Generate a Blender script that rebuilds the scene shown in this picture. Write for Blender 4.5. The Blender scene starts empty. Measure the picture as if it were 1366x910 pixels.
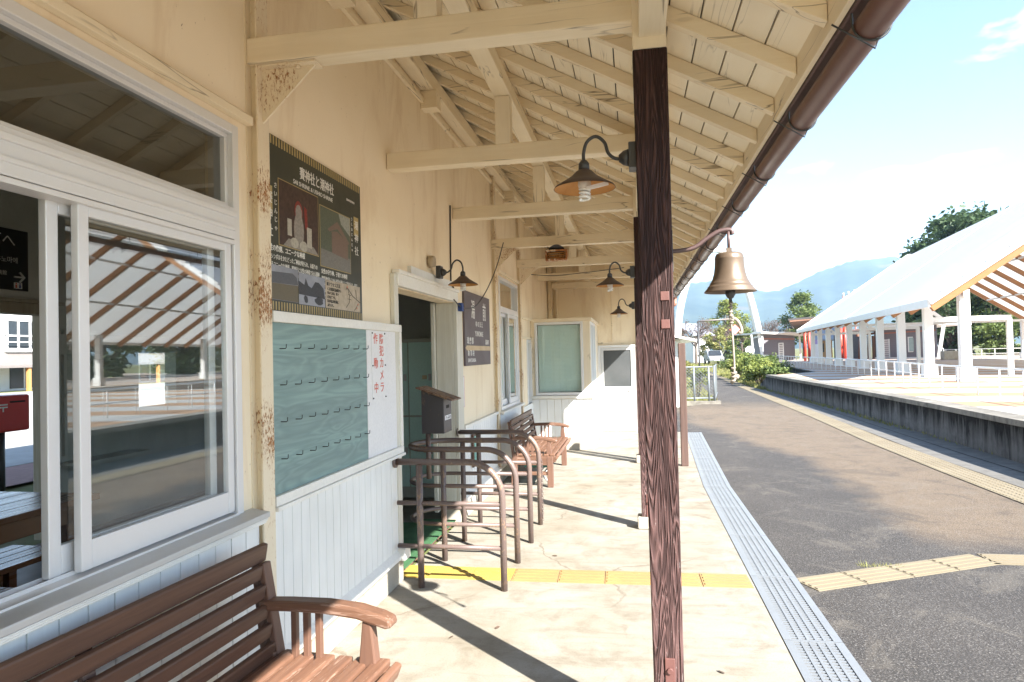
import bpy, bmesh, math, random
from mathutils import Vector, Matrix
random.seed(7)
SC = bpy.context.scene
COL = SC.collection
rad = math.radians

# ------------------------------------------------------------------ camera
CAM_H = 1.5
YAW, PITCH, ROLL, FPX = 0.180066, 0.020791, 0.024411, 890.53     # read off the photograph's vanishing points
Fv = Vector((-math.sin(YAW) * math.cos(PITCH), math.cos(YAW) * math.cos(PITCH), math.sin(PITCH)))
R0 = Vector((math.cos(YAW), math.sin(YAW), 0))
U0 = R0.cross(Fv)
Rv = R0 * math.cos(ROLL) - U0 * math.sin(ROLL)
Uv = U0 * math.cos(ROLL) + R0 * math.sin(ROLL)
cam = bpy.data.cameras.new('camera')
cam.sensor_width = 36
cam.lens = FPX / 1366 * 36
cam.clip_start = 0.05
cam.clip_end = 20000
cam_o = bpy.data.objects.new('camera', cam)
COL.objects.link(cam_o)
cam_o.matrix_world = Matrix(((Rv.x, Uv.x, -Fv.x, 0), (Rv.y, Uv.y, -Fv.y, 0), (Rv.z, Uv.z, -Fv.z, CAM_H), (0, 0, 0, 1)))
SC.camera = cam_o

# ------------------------------------------------------------------ sky, sun, exposure
TO_SUN = Vector((0.74, -0.67, 0.725))
SUN_EL = math.atan2(TO_SUN.z, math.hypot(TO_SUN.x, TO_SUN.y))
SUN_AZ = math.atan2(TO_SUN.x, TO_SUN.y)
world = bpy.data.worlds.new('World')
SC.world = world
world.use_nodes = True
wn, wl = world.node_tree.nodes, world.node_tree.links
bg = wn['Background']
sky = wn.new('ShaderNodeTexSky')
sky.sky_type = 'NISHITA'
sky.sun_disc = False
sky.sun_elevation = SUN_EL
sky.sun_rotation = SUN_AZ
sky.air_density = 1.0
sky.dust_density = 0.15
# a few thin clouds low over the hills, fixed in the sky's own direction space
tc = wn.new('ShaderNodeTexCoord')
mp = wn.new('ShaderNodeMapping'); mp.inputs['Scale'].default_value = (3.2, 3.2, 9.0)
nz = wn.new('ShaderNodeTexNoise'); nz.inputs['Scale'].default_value = 1.6; nz.inputs['Detail'].default_value = 7
rp = wn.new('ShaderNodeValToRGB'); rp.color_ramp.elements[0].position = 0.60; rp.color_ramp.elements[1].position = 0.80
mxs = wn.new('ShaderNodeMixRGB'); mxs.inputs[2].default_value = (11.0, 11.2, 11.5, 1)
wl.new(tc.outputs['Generated'], mp.inputs[0]); wl.new(mp.outputs[0], nz.inputs['Vector']); wl.new(nz.outputs['Fac'], rp.inputs[0])
wl.new(rp.outputs[0], mxs.inputs[0]); wl.new(sky.outputs[0], mxs.inputs[1]); wl.new(mxs.outputs[0], bg.inputs[0])
bg.inputs[1].default_value = 0.050
sun = bpy.data.lights.new('sun', 'SUN')
sun.energy = 3.2
sun.angle = rad(0.5)
sun.color = (1.0, 0.965, 0.90)
sun_o = bpy.data.objects.new('sun', sun)
COL.objects.link(sun_o)
sun_o.rotation_euler = TO_SUN.to_track_quat('Z', 'Y').to_euler()
sun_o.location = (5, -5, 20)
SC.view_settings.view_transform = 'Standard'
SC.view_settings.look = 'None'
SC.view_settings.gamma = 1
SC.view_settings.use_curve_mapping = False
SC.view_settings.exposure = 2.88
SC.cycles.max_bounces = 10
SC.cycles.diffuse_bounces = 6
SC.cycles.transparent_max_bounces = 16
SC.cycles.volume_bounces = 2
SC.cycles.caustics_reflective = False
SC.cycles.caustics_refractive = False

# ------------------------------------------------------------------ helpers
def fl(d, lat):                      # a spot d metres ahead and lat metres to the right of where the photographer stood
    c, s = math.cos(YAW), math.sin(YAW)
    return (-s * d + c * lat, c * d + s * lat)

def far(u, v, d):                    # a far point from its direction and distance
    lat = (u - 683) / FPX * d
    x, y = fl(d, lat)
    return Vector((x, y, CAM_H + (475.9 - 0.02441 * (u - 683) - v) / FPX * d))

def offset_of(p):
    o = Vector((0, 0, 0))
    while p is not None:
        o += p.location
        p = p.parent
    return o

def tag(o, label=None, cat=None, group=None, kind=None):
    if label: o['label'] = label
    if cat: o['category'] = cat
    if group: o['group'] = group
    if kind: o['kind'] = kind
    return o

def thing(name, label, cat, loc=(0, 0, 0), group=None):
    o = bpy.data.objects.new(name, None)
    COL.objects.link(o)
    o.location = loc
    o.empty_display_size = 0.1
    return tag(o, label, cat, group)

def copy_tree(o, parent=None):
    c = o.copy(); COL.objects.link(c)
    if parent is not None: c.parent = parent
    for ch in list(o.children): copy_tree(ch, c)
    return c

class MB:
    """collects shapes in world metres, then links them as one mesh object"""
    def __init__(self):
        self.v, self.f, self.sm = [], [], []
    def add(self, vs, fs, smooth=False):
        n = len(self.v)
        self.v += [tuple(p) for p in vs]
        self.f += [tuple(n + i for i in q) for q in fs]
        self.sm += [smooth] * len(fs)
        return self
    def box(self, x0, x1, y0, y1, z0, z1):
        x0, x1 = min(x0, x1), max(x0, x1); y0, y1 = min(y0, y1), max(y0, y1); z0, z1 = min(z0, z1), max(z0, z1)
        vs = [(x0, y0, z0), (x1, y0, z0), (x1, y1, z0), (x0, y1, z0), (x0, y0, z1), (x1, y0, z1), (x1, y1, z1), (x0, y1, z1)]
        return self.add(vs, [(3, 2, 1, 0), (4, 5, 6, 7), (0, 1, 5, 4), (1, 2, 6, 5), (2, 3, 7, 6), (3, 0, 4, 7)])
    def bar(self, p, q, w, h, up=(0, 0, 1)):
        p, q = Vector(p), Vector(q)
        d = (q - p).normalized(); s = d.cross(Vector(up)).normalized(); t = s.cross(d).normalized()
        vs = []
        for c in (p, q):
            for a, b in ((-1, -1), (1, -1), (1, 1), (-1, 1)):
                vs.append(c + s * (a * w / 2) + t * (b * h / 2))
        return self.add(vs, [(0, 1, 2, 3), (7, 6, 5, 4), (1, 0, 4, 5), (2, 1, 5, 6), (3, 2, 6, 7), (0, 3, 7, 4)])
    def tube(self, pts, r, n=10, cap=True):
        pts = [Vector(p) for p in pts]
        rs = r if isinstance(r, (list, tuple)) else [r] * len(pts)
        vs, fs = [], []
        ref = None
        for i, p in enumerate(pts):
            t = (pts[min(i + 1, len(pts) - 1)] - pts[max(i - 1, 0)]).normalized()
            if ref is None:
                ref = Vector((0, 0, 1)) if abs(t.z) < 0.9 else Vector((1, 0, 0))
            a = (ref - t * ref.dot(t)).normalized(); ref = a
            b = t.cross(a)
            for k in range(n):
                w = 2 * math.pi * k / n
                vs.append(p + (a * math.cos(w) + b * math.sin(w)) * rs[i])
        for i in range(len(pts) - 1):
            for k in range(n):
                k2 = (k + 1) % n
                fs.append((i * n + k, i * n + k2, (i + 1) * n + k2, (i + 1) * n + k))
        self.add(vs, fs, True)
        if cap:
            m = len(self.v) - len(vs)
            self.f.append(tuple(m + k for k in range(n - 1, -1, -1))); self.sm.append(False)
            e = m + (len(pts) - 1) * n
            self.f.append(tuple(e + k for k in range(n))); self.sm.append(False)
        return self
    def lathe(self, prof, c, n=28):
        c = Vector(c)
        vs, fs = [], []
        for r, z in prof:
            for k in range(n):
                w = 2 * math.pi * k / n
                vs.append(c + Vector((r * math.cos(w), r * math.sin(w), z)))
        for i in range(len(prof) - 1):
            for k in range(n):
                k2 = (k + 1) % n
                fs.append((i * n + k, i * n + k2, (i + 1) * n + k2, (i + 1) * n + k))
        return self.add(vs, fs, True)
    def prism(self, poly, off):
        """closed solid between polygon poly and poly + off"""
        poly = [Vector(p) for p in poly]; off = Vector(off); n = len(poly)
        nn = Vector((0, 0, 0))
        for i in range(n):
            nn += poly[i].cross(poly[(i + 1) % n])
        if nn.dot(off) < 0: poly.reverse()
        vs = poly + [p + off for p in poly]
        fs = [tuple(range(n - 1, -1, -1)), tuple(range(n, 2 * n))] + [(i, (i + 1) % n, n + (i + 1) % n, n + i) for i in range(n)]
        return self.add(vs, fs)
    def quad(self, *p):
        return self.add(p, [tuple(range(len(p)))])
    def text(self, body, size, org, xd=(0, 1, 0), up=(0, 0, 1), align='LEFT', sx=1.0, line=1.0, bold=0.0, thick=0.0006):
        cu = bpy.data.curves.new('t', 'FONT')
        cu.body = body; cu.size = size; cu.align_x = align; cu.space_line = line
        cu.offset = bold; cu.extrude = thick; cu.resolution_u = 3
        ob = bpy.data.objects.new('t', cu); COL.objects.link(ob)
        dg = bpy.context.evaluated_depsgraph_get()
        me = bpy.data.meshes.new_from_object(ob.evaluated_get(dg))
        xd, up, org = Vector(xd), Vector(up), Vector(org); nd = xd.cross(up)
        self.add([org + xd * (p.co.x * sx) + up * p.co.y + nd * p.co.z for p in me.vertices], [tuple(p.vertices) for p in me.polygons])
        bpy.data.objects.remove(ob); bpy.data.meshes.remove(me); bpy.data.curves.remove(cu)
        return self
    def build(self, name, mat, parent=None, bevel=0.0, label=None, cat=None, group=None, kind=None, loc=None, seg=2, angle=40):
        me = bpy.data.meshes.new(name)
        base = Vector(loc) if loc is not None else Vector((0, 0, 0))
        off = offset_of(parent) + base
        me.from_pydata([(p[0] - off.x, p[1] - off.y, p[2] - off.z) for p in self.v], [], self.f)
        me.polygons.foreach_set('use_smooth', self.sm)
        me.validate(); me.update()
        o = bpy.data.objects.new(name, me)
        COL.objects.link(o)
        o.location = base
        if parent is not None: o.parent = parent
        for m in (mat if isinstance(mat, (list, tuple)) else [mat]): me.materials.append(m)
        if bevel:
            b = o.modifiers.new('bevel', 'BEVEL'); b.width = bevel; b.segments = seg; b.limit_method = 'ANGLE'; b.angle_limit = rad(angle)
        return tag(o, label, cat, group, kind)

def arc(c, r, a0, a1, n, e1, e2):
    c, e1, e2 = Vector(c), Vector(e1), Vector(e2)
    return [c + e1 * (r * math.cos(rad(a0 + (a1 - a0) * i / n))) + e2 * (r * math.sin(rad(a0 + (a1 - a0) * i / n))) for i in range(n + 1)]

def smooth_path(pts, n=6):
    pts = [Vector(p) for p in pts]; out = []
    P = [pts[0] * 2 - pts[1]] + pts + [pts[-1] * 2 - pts[-2]]
    for i in range(1, len(P) - 2):
        for k in range(n):
            t = k / n
            a, b, c, d = P[i - 1], P[i], P[i + 1], P[i + 2]
            out.append(0.5 * ((2 * b) + (c - a) * t + (2 * a - 5 * b + 4 * c - d) * t * t + (3 * b - a - 3 * c + d) * t ** 3))
    return out + [pts[-1]]

# ------------------------------------------------------------------ materials
MATS = {}
class NT:
    def __init__(self, name):
        self.m = bpy.data.materials.new(name); self.m.use_nodes = True
        self.n, self.l = self.m.node_tree.nodes, self.m.node_tree.links
        self.p = self.n['Principled BSDF']
        self.tc = self.n.new('ShaderNodeTexCoord')
        MATS[name] = self.m
    def map(self, scale=(1, 1, 1), loc=(0, 0, 0), rot=(0, 0, 0)):
        q = self.n.new('ShaderNodeMapping'); q.inputs['Scale'].default_value = scale; q.inputs['Location'].default_value = loc; q.inputs['Rotation'].default_value = rot
        self.l.new(self.tc.outputs['Object'], q.inputs[0]); return q.outputs[0]
    def noise(self, vec, scale, detail=4, rough=0.55, dist=0.0):
        q = self.n.new('ShaderNodeTexNoise'); q.inputs['Scale'].default_value = scale; q.inputs['Detail'].default_value = detail
        q.inputs['Roughness'].default_value = rough; q.inputs['Distortion'].default_value = dist
        self.l.new(vec, q.inputs['Vector']); return q.outputs['Fac']
    def voro(self, vec, scale, feature='F1', rnd=1.0):
        q = self.n.new('ShaderNodeTexVoronoi'); q.feature = feature; q.inputs['Scale'].default_value = scale; q.inputs['Randomness'].default_value = rnd
        self.l.new(vec, q.inputs['Vector']); return q.outputs['Distance']
    def ramp(self, fac, a, b, lo=0.0, hi=1.0):
        q = self.n.new('ShaderNodeMapRange'); q.inputs[1].default_value = a; q.inputs[2].default_value = b; q.inputs[3].default_value = lo; q.inputs[4].default_value = hi
        q.clamp = True
        self.l.new(fac, q.inputs[0]); return q.outputs[0]
    def math(self, op, a, b=None):
        q = self.n.new('ShaderNodeMath'); q.operation = op
        for i, s in enumerate((a, b)):
            if s is None: continue
            if isinstance(s, (int, float)): q.inputs[i].default_value = s
            else: self.l.new(s, q.inputs[i])
        return q.outputs[0]
    def mix(self, fac, a, b, mode='MIX'):
        q = self.n.new('ShaderNodeMixRGB'); q.blend_type = mode
        for i, s in enumerate((fac, a, b)):
            if isinstance(s, (int, float)): q.inputs[i].default_value = s
            elif isinstance(s, tuple): q.inputs[i].default_value = s if len(s) == 4 else s + (1,)
            else: self.l.new(s, q.inputs[i])
        return q.outputs[0]
    def xyz(self, vec):
        q = self.n.new('ShaderNodeSeparateXYZ'); self.l.new(vec, q.inputs[0]); return q.outputs
    def out(self, col, rough=0.6, metal=0.0, bump=None, bstr=0.3, bdist=0.01, spec=0.5):
        if isinstance(col, tuple): self.p.inputs['Base Color'].default_value = col if len(col) == 4 else col + (1,)
        else: self.l.new(col, self.p.inputs['Base Color'])
        if isinstance(rough, (int, float)): self.p.inputs['Roughness'].default_value = rough
        else: self.l.new(rough, self.p.inputs['Roughness'])
        self.p.inputs['Metallic'].default_value = metal
        self.p.inputs['Specular IOR Level'].default_value = spec
        if bump is not None:
            q = self.n.new('ShaderNodeBump'); q.inputs['Strength'].default_value = bstr; q.inputs['Distance'].default_value = bdist
            self.l.new(bump, q.inputs['Height']); self.l.new(q.outputs[0], self.p.inputs['Normal'])
        return self.m

def simple(name, c1, c2=None, scale=6.0, stretch=(1, 1, 1), rough=0.6, metal=0.0, bump=0.15, fine=60.0, spec=0.5, bdist=0.004, grain=0.25):
    t = NT(name)
    c2 = c2 or tuple(x * 0.82 for x in c1)
    v = t.map(stretch)
    a = t.noise(v, scale, 5, 0.6, 0.4); b = t.noise(v, fine, 3)
    f = t.ramp(a, 0.3, 0.7)
    col = t.mix(f, c1, c2)
    col = t.mix(t.ramp(b, 0.35, 0.7, 0, grain), col, tuple(x * 0.7 for x in c1))
    r = t.ramp(a, 0.2, 0.8, max(rough - 0.1, 0.05), min(rough + 0.12, 1))
    return t.out(col, r, metal, b, bump, bdist, spec)

def rusty(name, c1, rust=(0.32, 0.13, 0.05), amount=0.56, scale=28.0, rough=0.6):
    t = NT(name)
    v = t.map((1, 1, 0.45))
    big = t.noise(t.map(), 3.0, 3)
    a = t.noise(v, scale, 6, 0.7, 0.6)
    s = t.math('ADD', a, t.ramp(big, 0.32, 0.68, -0.17, 0.12))
    f = t.ramp(s, amount, amount + 0.035)
    dk = t.noise(v, scale * 2.2, 3)
    rc = t.mix(t.ramp(dk, 0.4, 0.65), rust, tuple(x * 0.45 for x in rust))
    halo = t.ramp(s, amount - 0.1, amount, 0, 0.35)
    col = t.mix(halo, c1, (0.55, 0.33, 0.15)); col = t.mix(f, col, rc)
    return t.out(col, t.ramp(f, 0, 1, rough, 0.9), 0, t.math('SUBTRACT', 1.0, f), 0.5, 0.002)

def wood(name, c1, c2, axis='y', scale=1.0, rough=0.55, bump=0.4, dist=1.2, bdist=0.004, flake=None, crack=0.0):
    t = NT(name)
    st = {'x': (1.2, 22, 22), 'y': (22, 1.2, 22), 'z': (22, 22, 1.2)}[axis]
    v = t.map(tuple(s * scale for s in st))
    g = t.noise(v, 1.0, 6, 0.65, dist)
    big = t.noise(t.map((1.3, 1.3, 1.3)), 1.7, 3)
    col = t.mix(t.ramp(g, 0.32, 0.68), c1, c2)
    col = t.mix(t.ramp(big, 0.35, 0.7, 0, 0.4), col, tuple((a + b) * 0.36 for a, b in zip(c1, c2)))
    if crack:
        cst = {'x': (0.7, 9, 9), 'y': (9, 0.7, 9), 'z': (9, 9, 0.7)}[axis]
        ck = t.noise(t.map(cst, (5, 3, 1)), 1.0, 3, 0.5, 0.5)
        gate = t.ramp(t.noise(t.map((1.1, 1.1, 1.1), (2, 7, 4)), 2.2, 2), 0.48, 0.56)
        cl = t.math('MULTIPLY', t.ramp(t.math('ABSOLUTE', t.math('SUBTRACT', ck, 0.5)), 0.0, 0.011, 1, 0), gate)
        kn = t.ramp(t.voro(t.map({'x': (2.0, 7, 7), 'y': (7, 2.0, 7), 'z': (7, 7, 2.0)}[axis]), 1.1), 0.06, 0.10, 1, 0)
        col = t.mix(t.math('MULTIPLY', t.math('MAXIMUM', cl, t.math('MULTIPLY', kn, 0.22)), crack), col, (0.13, 0.085, 0.045))
        g = t.math('SUBTRACT', g, t.math('MULTIPLY', cl, 0.8))
    if flake:
        k = t.noise(t.map(tuple(s * scale * 1.6 for s in st), (3, 1, 2)), 1.0, 4, 0.8, 1.0)
        col = t.mix(t.ramp(k, 0.59, 0.635, 0, 0.42), col, flake)
    return t.out(col, t.ramp(g, 0.2, 0.8, rough - 0.08, rough + 0.15), 0, g, bump, bdist)

def m_plaster():
    t = NT('cream_plaster')
    v = t.map()
    big = t.noise(v, 1.1, 5, 0.6, 0.5); drip = t.noise(t.map((1.6, 1.6, 0.45)), 2.0, 6, 0.65, 0.6)
    fine = t.noise(v, 90, 4)
    col = t.mix(t.ramp(big, 0.3, 0.7), (0.90, 0.785, 0.60), (0.85, 0.72, 0.525))
    col = t.mix(t.ramp(drip, 0.5, 0.75, 0, 0.6), col, (0.60, 0.43, 0.255))
    pit = t.noise(t.map((1, 1, 0.6)), 38, 3, 0.6)
    where = t.noise(v, 1.7, 2)
    pm = t.math('MULTIPLY', t.ramp(pit, 0.69, 0.73), t.ramp(where, 0.47, 0.58))
    col = t.mix(t.math('MULTIPLY', pm, 0.85), col, (0.26, 0.17, 0.09))
    h = t.math('SUBTRACT', t.math('ADD', t.math('MULTIPLY', fine, 0.25), t.math('MULTIPLY', big, 0.8)), pm)
    return t.out(col, 0.8, 0, h, 0.25, 0.006, 0.25)

def m_concrete(name, c1, c2, stain, crack=0.6):
    t = NT(name)
    v = t.map()
    a = t.noise(v, 0.9, 6, 0.65, 0.8); b = t.noise(v, 4.0, 6, 0.7, 0.4); fine = t.noise(v, 120, 3)
    streak = t.noise(t.map((1.0, 6.0, 1)), 1.6, 5, 0.7, 0.8)
    col = t.mix(t.ramp(a, 0.35, 0.65), c1, c2)
    col = t.mix(t.ramp(b, 0.48, 0.68, 0, 0.55), col, stain)
    col = t.mix(t.ramp(streak, 0.5, 0.68, 0, 0.4), col, stain)
    # hairline cracks
    wv = t.n.new('ShaderNodeVectorMath'); wv.operation = 'ADD'
    nn = t.n.new('ShaderNodeTexNoise'); nn.inputs['Scale'].default_value = 2.4; nn.inputs['Detail'].default_value = 6
    t.l.new(v, nn.inputs['Vector'])
    sc = t.n.new('ShaderNodeVectorMath'); sc.operation = 'SCALE'; sc.inputs['Scale'].default_value = 0.55
    t.l.new(nn.outputs['Color'], sc.inputs[0]); t.l.new(v, wv.inputs[0]); t.l.new(sc.outputs[0], wv.inputs[1])
    e = t.voro(wv.outputs[0], 0.62, 'DISTANCE_TO_EDGE')
    gate = t.ramp(t.noise(v, 0.8, 2), 0.44, 0.52)
    ck = t.math('MULTIPLY', t.ramp(e, 0.002, 0.0085, 1, 0), gate)
    col = t.mix(t.math('MULTIPLY', ck, crack), col, (0.13, 0.1, 0.07))
    col = t.mix(t.ramp(fine, 0.5, 0.72, 0, 0.4), col, stain)
    h = t.math('SUBTRACT', t.math('MULTIPLY', fine, 0.3), ck)
    return t.out(col, t.ramp(b, 0.3, 0.7, 0.62, 0.85), 0, h, 0.25, 0.004, 0.35)

def m_asphalt():
    t = NT('asphalt')
    v = t.map(); s = t.xyz(v)
    g = t.noise(v, 105, 4, 0.75); g2 = t.noise(v, 60, 3, 0.6)
    big = t.noise(v, 0.8, 5, 0.6, 0.6); mid = t.noise(v, 3.5, 5, 0.65)
    col = t.mix(t.ramp(big, 0.35, 0.65), (0.045, 0.041, 0.039), (0.060, 0.054, 0.050))
    # worn sandy paving: right of the dark patch as one walks away
    w = t.math('ADD', s[0], t.ramp(mid, 0, 1, -0.35, 0.35))
    w = t.math('ADD', w, t.ramp(big, 0, 1, -0.4, 0.4))
    bx_ = t.ramp(s[1], 9.5, 15.0, 2.15, 1.0)
    m1 = t.ramp(t.math('SUBTRACT', w, bx_), -0.12, 0.3)
    yy = t.math('ADD', s[1], t.ramp(mid, 0, 1, -0.3, 0.3))
    m2 = t.ramp(yy, 5.35, 5.9)
    m3 = t.ramp(yy, 17.5, 20.5, 1, 0.1)
    sand = t.math('MULTIPLY', t.math('MULTIPLY', m1, m2), m3)
    tan = t.mix(t.ramp(mid, 0.3, 0.7), (0.165, 0.122, 0.082), (0.138, 0.102, 0.071))
    col = t.mix(t.math('MULTIPLY', sand, 0.9), col, tan)
    g3 = t.noise(v, 420, 2, 0.5)
    col = t.mix(t.ramp(g, 0.54, 0.66, 0, 0.75), col, (0.24, 0.225, 0.21))
    col = t.mix(t.ramp(g, 0.34, 0.47, 0.8, 0), col, (0.016, 0.015, 0.014))
    pch = t.noise(v, 1.7, 6, 0.7, 1.2)
    col = t.mix(t.ramp(pch, 0.52, 0.64, 0, 0.35), col, (0.045, 0.041, 0.039))
    col = t.mix(t.ramp(pch, 0.36, 0.46, 0.3, 0), col, (0.17, 0.15, 0.125))
    h = t.math('ADD', t.math('MULTIPLY', g, 0.7), t.math('MULTIPLY', g2, 0.5))
    return t.out(col, 0.85, 0, h, 0.9, 0.009, 0.3)

def m_wallstain():
    t = NT('stained_retaining_concrete')
    v = t.map(); s = t.xyz(v)
    st = t.noise(t.map((2.2, 2.2, 0.25)), 2.2, 6, 0.75, 0.5)
    a = t.noise(v, 9, 5, 0.7)
    f = t.math('ADD', st, t.ramp(s[2], 0.12, 0.5, -0.12, 0.13))
    col = t.mix(t.ramp(f, 0.36, 0.56), (0.15, 0.147, 0.143), (0.009, 0.0085, 0.008))
    col = t.mix(t.ramp(a, 0.45, 0.7, 0, 0.5), col, (0.055, 0.052, 0.05))
    return t.out(col, 0.9, 0, a, 0.4, 0.01, 0.2)

def m_plaza():
    t = NT('plaza_paving')
    v = t.map((1, 1, 1), (0, 0, 0), (0, 0, rad(6.4))); s = t.xyz(v)
    n = t.noise(v, 1.4, 3)
    w = t.math('FRACT', t.math('MULTIPLY', t.math('ADD', s[1], t.ramp(n, 0, 1, -0.1, 0.1)), 0.42))
    band = t.ramp(w, 0.42, 0.46)
    grain = t.noise(v, 60, 3)
    jx = t.math('FRACT', t.math('MULTIPLY', s[0], 1.6)); jy = t.math('FRACT', t.math('MULTIPLY', s[1], 2.94))
    j = t.math('MAXIMUM', t.ramp(jx, 0.0, 0.02, 1, 0), t.ramp(jy, 0, 0.035, 1, 0))
    col = t.mix(band, (0.34, 0.20, 0.115), (0.40, 0.39, 0.37))
    col = t.mix(t.ramp(grain, 0.4, 0.7, 0, 0.3), col, (0.33, 0.26, 0.2))
    col = t.mix(t.math('MULTIPLY', j, 0.35), col, (0.2, 0.17, 0.14))
    return t.out(col, 0.8, 0, grain, 0.2, 0.004, 0.3)

def m_greenboard():
    t = NT('green_wood_sheet')
    v = t.map((3, 1.1, 7.0))
    w = t.n.new('ShaderNodeTexNoise'); w.inputs['Scale'].default_value = 0.9; w.inputs['Detail'].default_value = 2; w.inputs['Distortion'].default_value = 1.6
    t.l.new(v, w.inputs['Vector'])
    rings = t.math('FRACT', t.math('MULTIPLY', w.outputs['Fac'], 7.0))
    tri = t.math('ABSOLUTE', t.math('SUBTRACT', rings, 0.5))
    g = t.noise(t.map((10, 2, 60)), 1, 5, 0.7)
    z = t.xyz(t.map())
    band = t.noise(t.map((0.001, 0.001, 5.0)), 1.0, 1)
    col = t.mix(t.ramp(tri, 0.0, 0.5, 0.15, 0.85), (0.17, 0.275, 0.265), (0.29, 0.43, 0.41))
    col = t.mix(t.ramp(g, 0.4, 0.7, 0, 0.45), col, (0.15, 0.215, 0.205))
    col = t.mix(t.ramp(band, 0.35, 0.65, 0, 0.5), col, (0.145, 0.20, 0.20))
    return t.out(col, 0.5, 0, g, 0.1, 0.002)

def m_leaf(name, c1, c2):
    t = NT(name)
    oi = t.n.new('ShaderNodeNewGeometry')
    n = t.noise(t.map(), 1.3, 3); fine = t.noise(t.map(), 14, 2)
    col = t.mix(t.ramp(n, 0.3, 0.7), c1, c2); col = t.mix(t.ramp(fine, 0.35, 0.7, 0, 0.5), col, tuple(x * 0.6 for x in c1))
    t.out(col, 0.55, 0, None, spec=0.3)
    tr = t.n.new('ShaderNodeBsdfTranslucent'); t.l.new(col, tr.inputs[0])
    mx = t.n.new('ShaderNodeMixShader'); mx.inputs[0].default_value = 0.3
    t.l.new(t.p.outputs[0], mx.inputs[1]); t.l.new(tr.outputs[0], mx.inputs[2])
    t.l.new(mx.outputs[0], t.n['Material Output'].inputs[0])
    return t.m

def m_glass(name, tint=(0.9, 0.94, 0.93), k=3.3):
    t = NT(name)
    fr = t.n.new('ShaderNodeLayerWeight'); fr.inputs[0].default_value = 0.5
    p5 = t.math('POWER', fr.outputs['Facing'], 5.0)
    f = t.math('MINIMUM', t.math('MULTIPLY', t.math('ADD', t.math('MULTIPLY', p5, 0.96), 0.043), k), 0.95)
    tr = t.n.new('ShaderNodeBsdfTransparent'); tr.inputs[0].default_value = tint + (1,)
    gl = t.n.new('ShaderNodeBsdfGlossy'); gl.inputs['Roughness'].default_value = 0.0; gl.inputs[0].default_value = (0.95, 0.97, 1, 1)
    mx = t.n.new('ShaderNodeMixShader')
    t.l.new(f, mx.inputs[0]); t.l.new(tr.outputs[0], mx.inputs[1]); t.l.new(gl.outputs[0], mx.inputs[2])
    t.l.new(mx.outputs[0], t.n['Material Output'].inputs[0])
    return t.m

def m_oldpost():
    t = NT('weathered_brown_post')
    v = t.map((26, 26, 2.0))
    g = t.noise(v, 1.0, 7, 0.6, 2.4)
    rings = t.math('ABSOLUTE', t.math('SUBTRACT', t.math('FRACT', t.math('MULTIPLY', t.noise(t.map((15, 15, 0.9)), 1.0, 3, 0.45, 0.8), 22.0)), 0.5))
    h = t.math('ADD', t.math('MULTIPLY', g, 0.6), t.math('MULTIPLY', rings, 1.1))
    z = t.xyz(t.map())[2]
    wear = t.math('ADD', t.ramp(z, -1.2, 1.9, 0.85, 0.0), t.ramp(t.noise(t.map((3, 3, 1.2)), 1.0, 4), 0.3, 0.7, -0.25, 0.25))
    wear = t.ramp(wear, 0.1, 0.8)
    fresh = t.mix(t.ramp(h, 0.35, 0.85), (0.026, 0.013, 0.012), (0.075, 0.038, 0.034))
    old = t.mix(t.ramp(h, 0.35, 0.80), (0.046, 0.026, 0.024), (0.175, 0.100, 0.094))
    col = t.mix(wear, fresh, old)
    fl_ = t.noise(t.map((120, 120, 22)), 1.0, 4, 0.8, 1.0)
    am = t.ramp(wear, 0.0, 1.0, 0.70, 0.575)
    f2 = t.ramp(t.math('SUBTRACT', fl_, am), 0.0, 0.03, 0, 0.7)
    col = t.mix(f2, col, (0.36, 0.32, 0.30))
    return t.out(col, t.ramp(g, 0.3, 0.7, 0.6, 0.8), 0, h, 1.0, 0.009, 0.25)

plaster = m_plaster()
cream_wood = wood('cream_painted_timber', (0.86, 0.745, 0.56), (0.80, 0.675, 0.48), 'x', 1.0, 0.6, 0.35, 0.8, crack=0.8)
cream_wood_y = wood('cream_painted_timber_long', (0.88, 0.77, 0.58), (0.82, 0.70, 0.505), 'y', 1.0, 0.6, 0.3, 0.8, crack=0.8)
cream_wood_z = wood('cream_painted_upright', (0.88, 0.78, 0.61), (0.83, 0.72, 0.54), 'z', 1.0, 0.6, 0.3, 0.8, crack=0.8)
soffit = wood('cream_soffit_boards', (0.91, 0.825, 0.66), (0.87, 0.775, 0.60), 'y', 0.6, 0.6, 0.2, 0.6, crack=0.35)
dark_gap = simple('dark_gap', (0.02, 0.017, 0.014), rough=0.9)
white_board = wood('white_painted_boards', (0.84, 0.84, 0.82), (0.79, 0.785, 0.76), 'z', 1.2, 0.55, 0.25, 0.6)
white_trim = simple('white_painted_trim', (0.84, 0.825, 0.78), (0.78, 0.75, 0.69), 4, (1, 1, 1), 0.5)
alu = simple('aluminium_frame', (0.76, 0.755, 0.76), (0.73, 0.725, 0.73), 1.5, (1, 1, 1), 0.35, 0.25, 0.01, grain=0.03)
alu_d = simple('dull_aluminium', (0.56, 0.56, 0.55), (0.50, 0.50, 0.49), 2, (1, 1, 1), 0.45, 0.3, 0.02, grain=0.08)
steel_cream = rusty('rust_spotted_cream_steel', (0.76, 0.65, 0.47), amount=0.63, scale=75.0)
steel_rust = rusty('rusting_flange_paint', (0.78, 0.67, 0.50), (0.42, 0.19, 0.07), 0.57, 110)
old_post = m_oldpost()
plank_wood = wood('weathered_plank', (0.125, 0.072, 0.055), (0.07, 0.04, 0.032), 'z', 1.0, 0.7, 0.6, 1.0)
copper_plate = simple('red_painted_plate', (0.15, 0.066, 0.056), (0.12, 0.05, 0.043), 14, rough=0.5)
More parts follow.
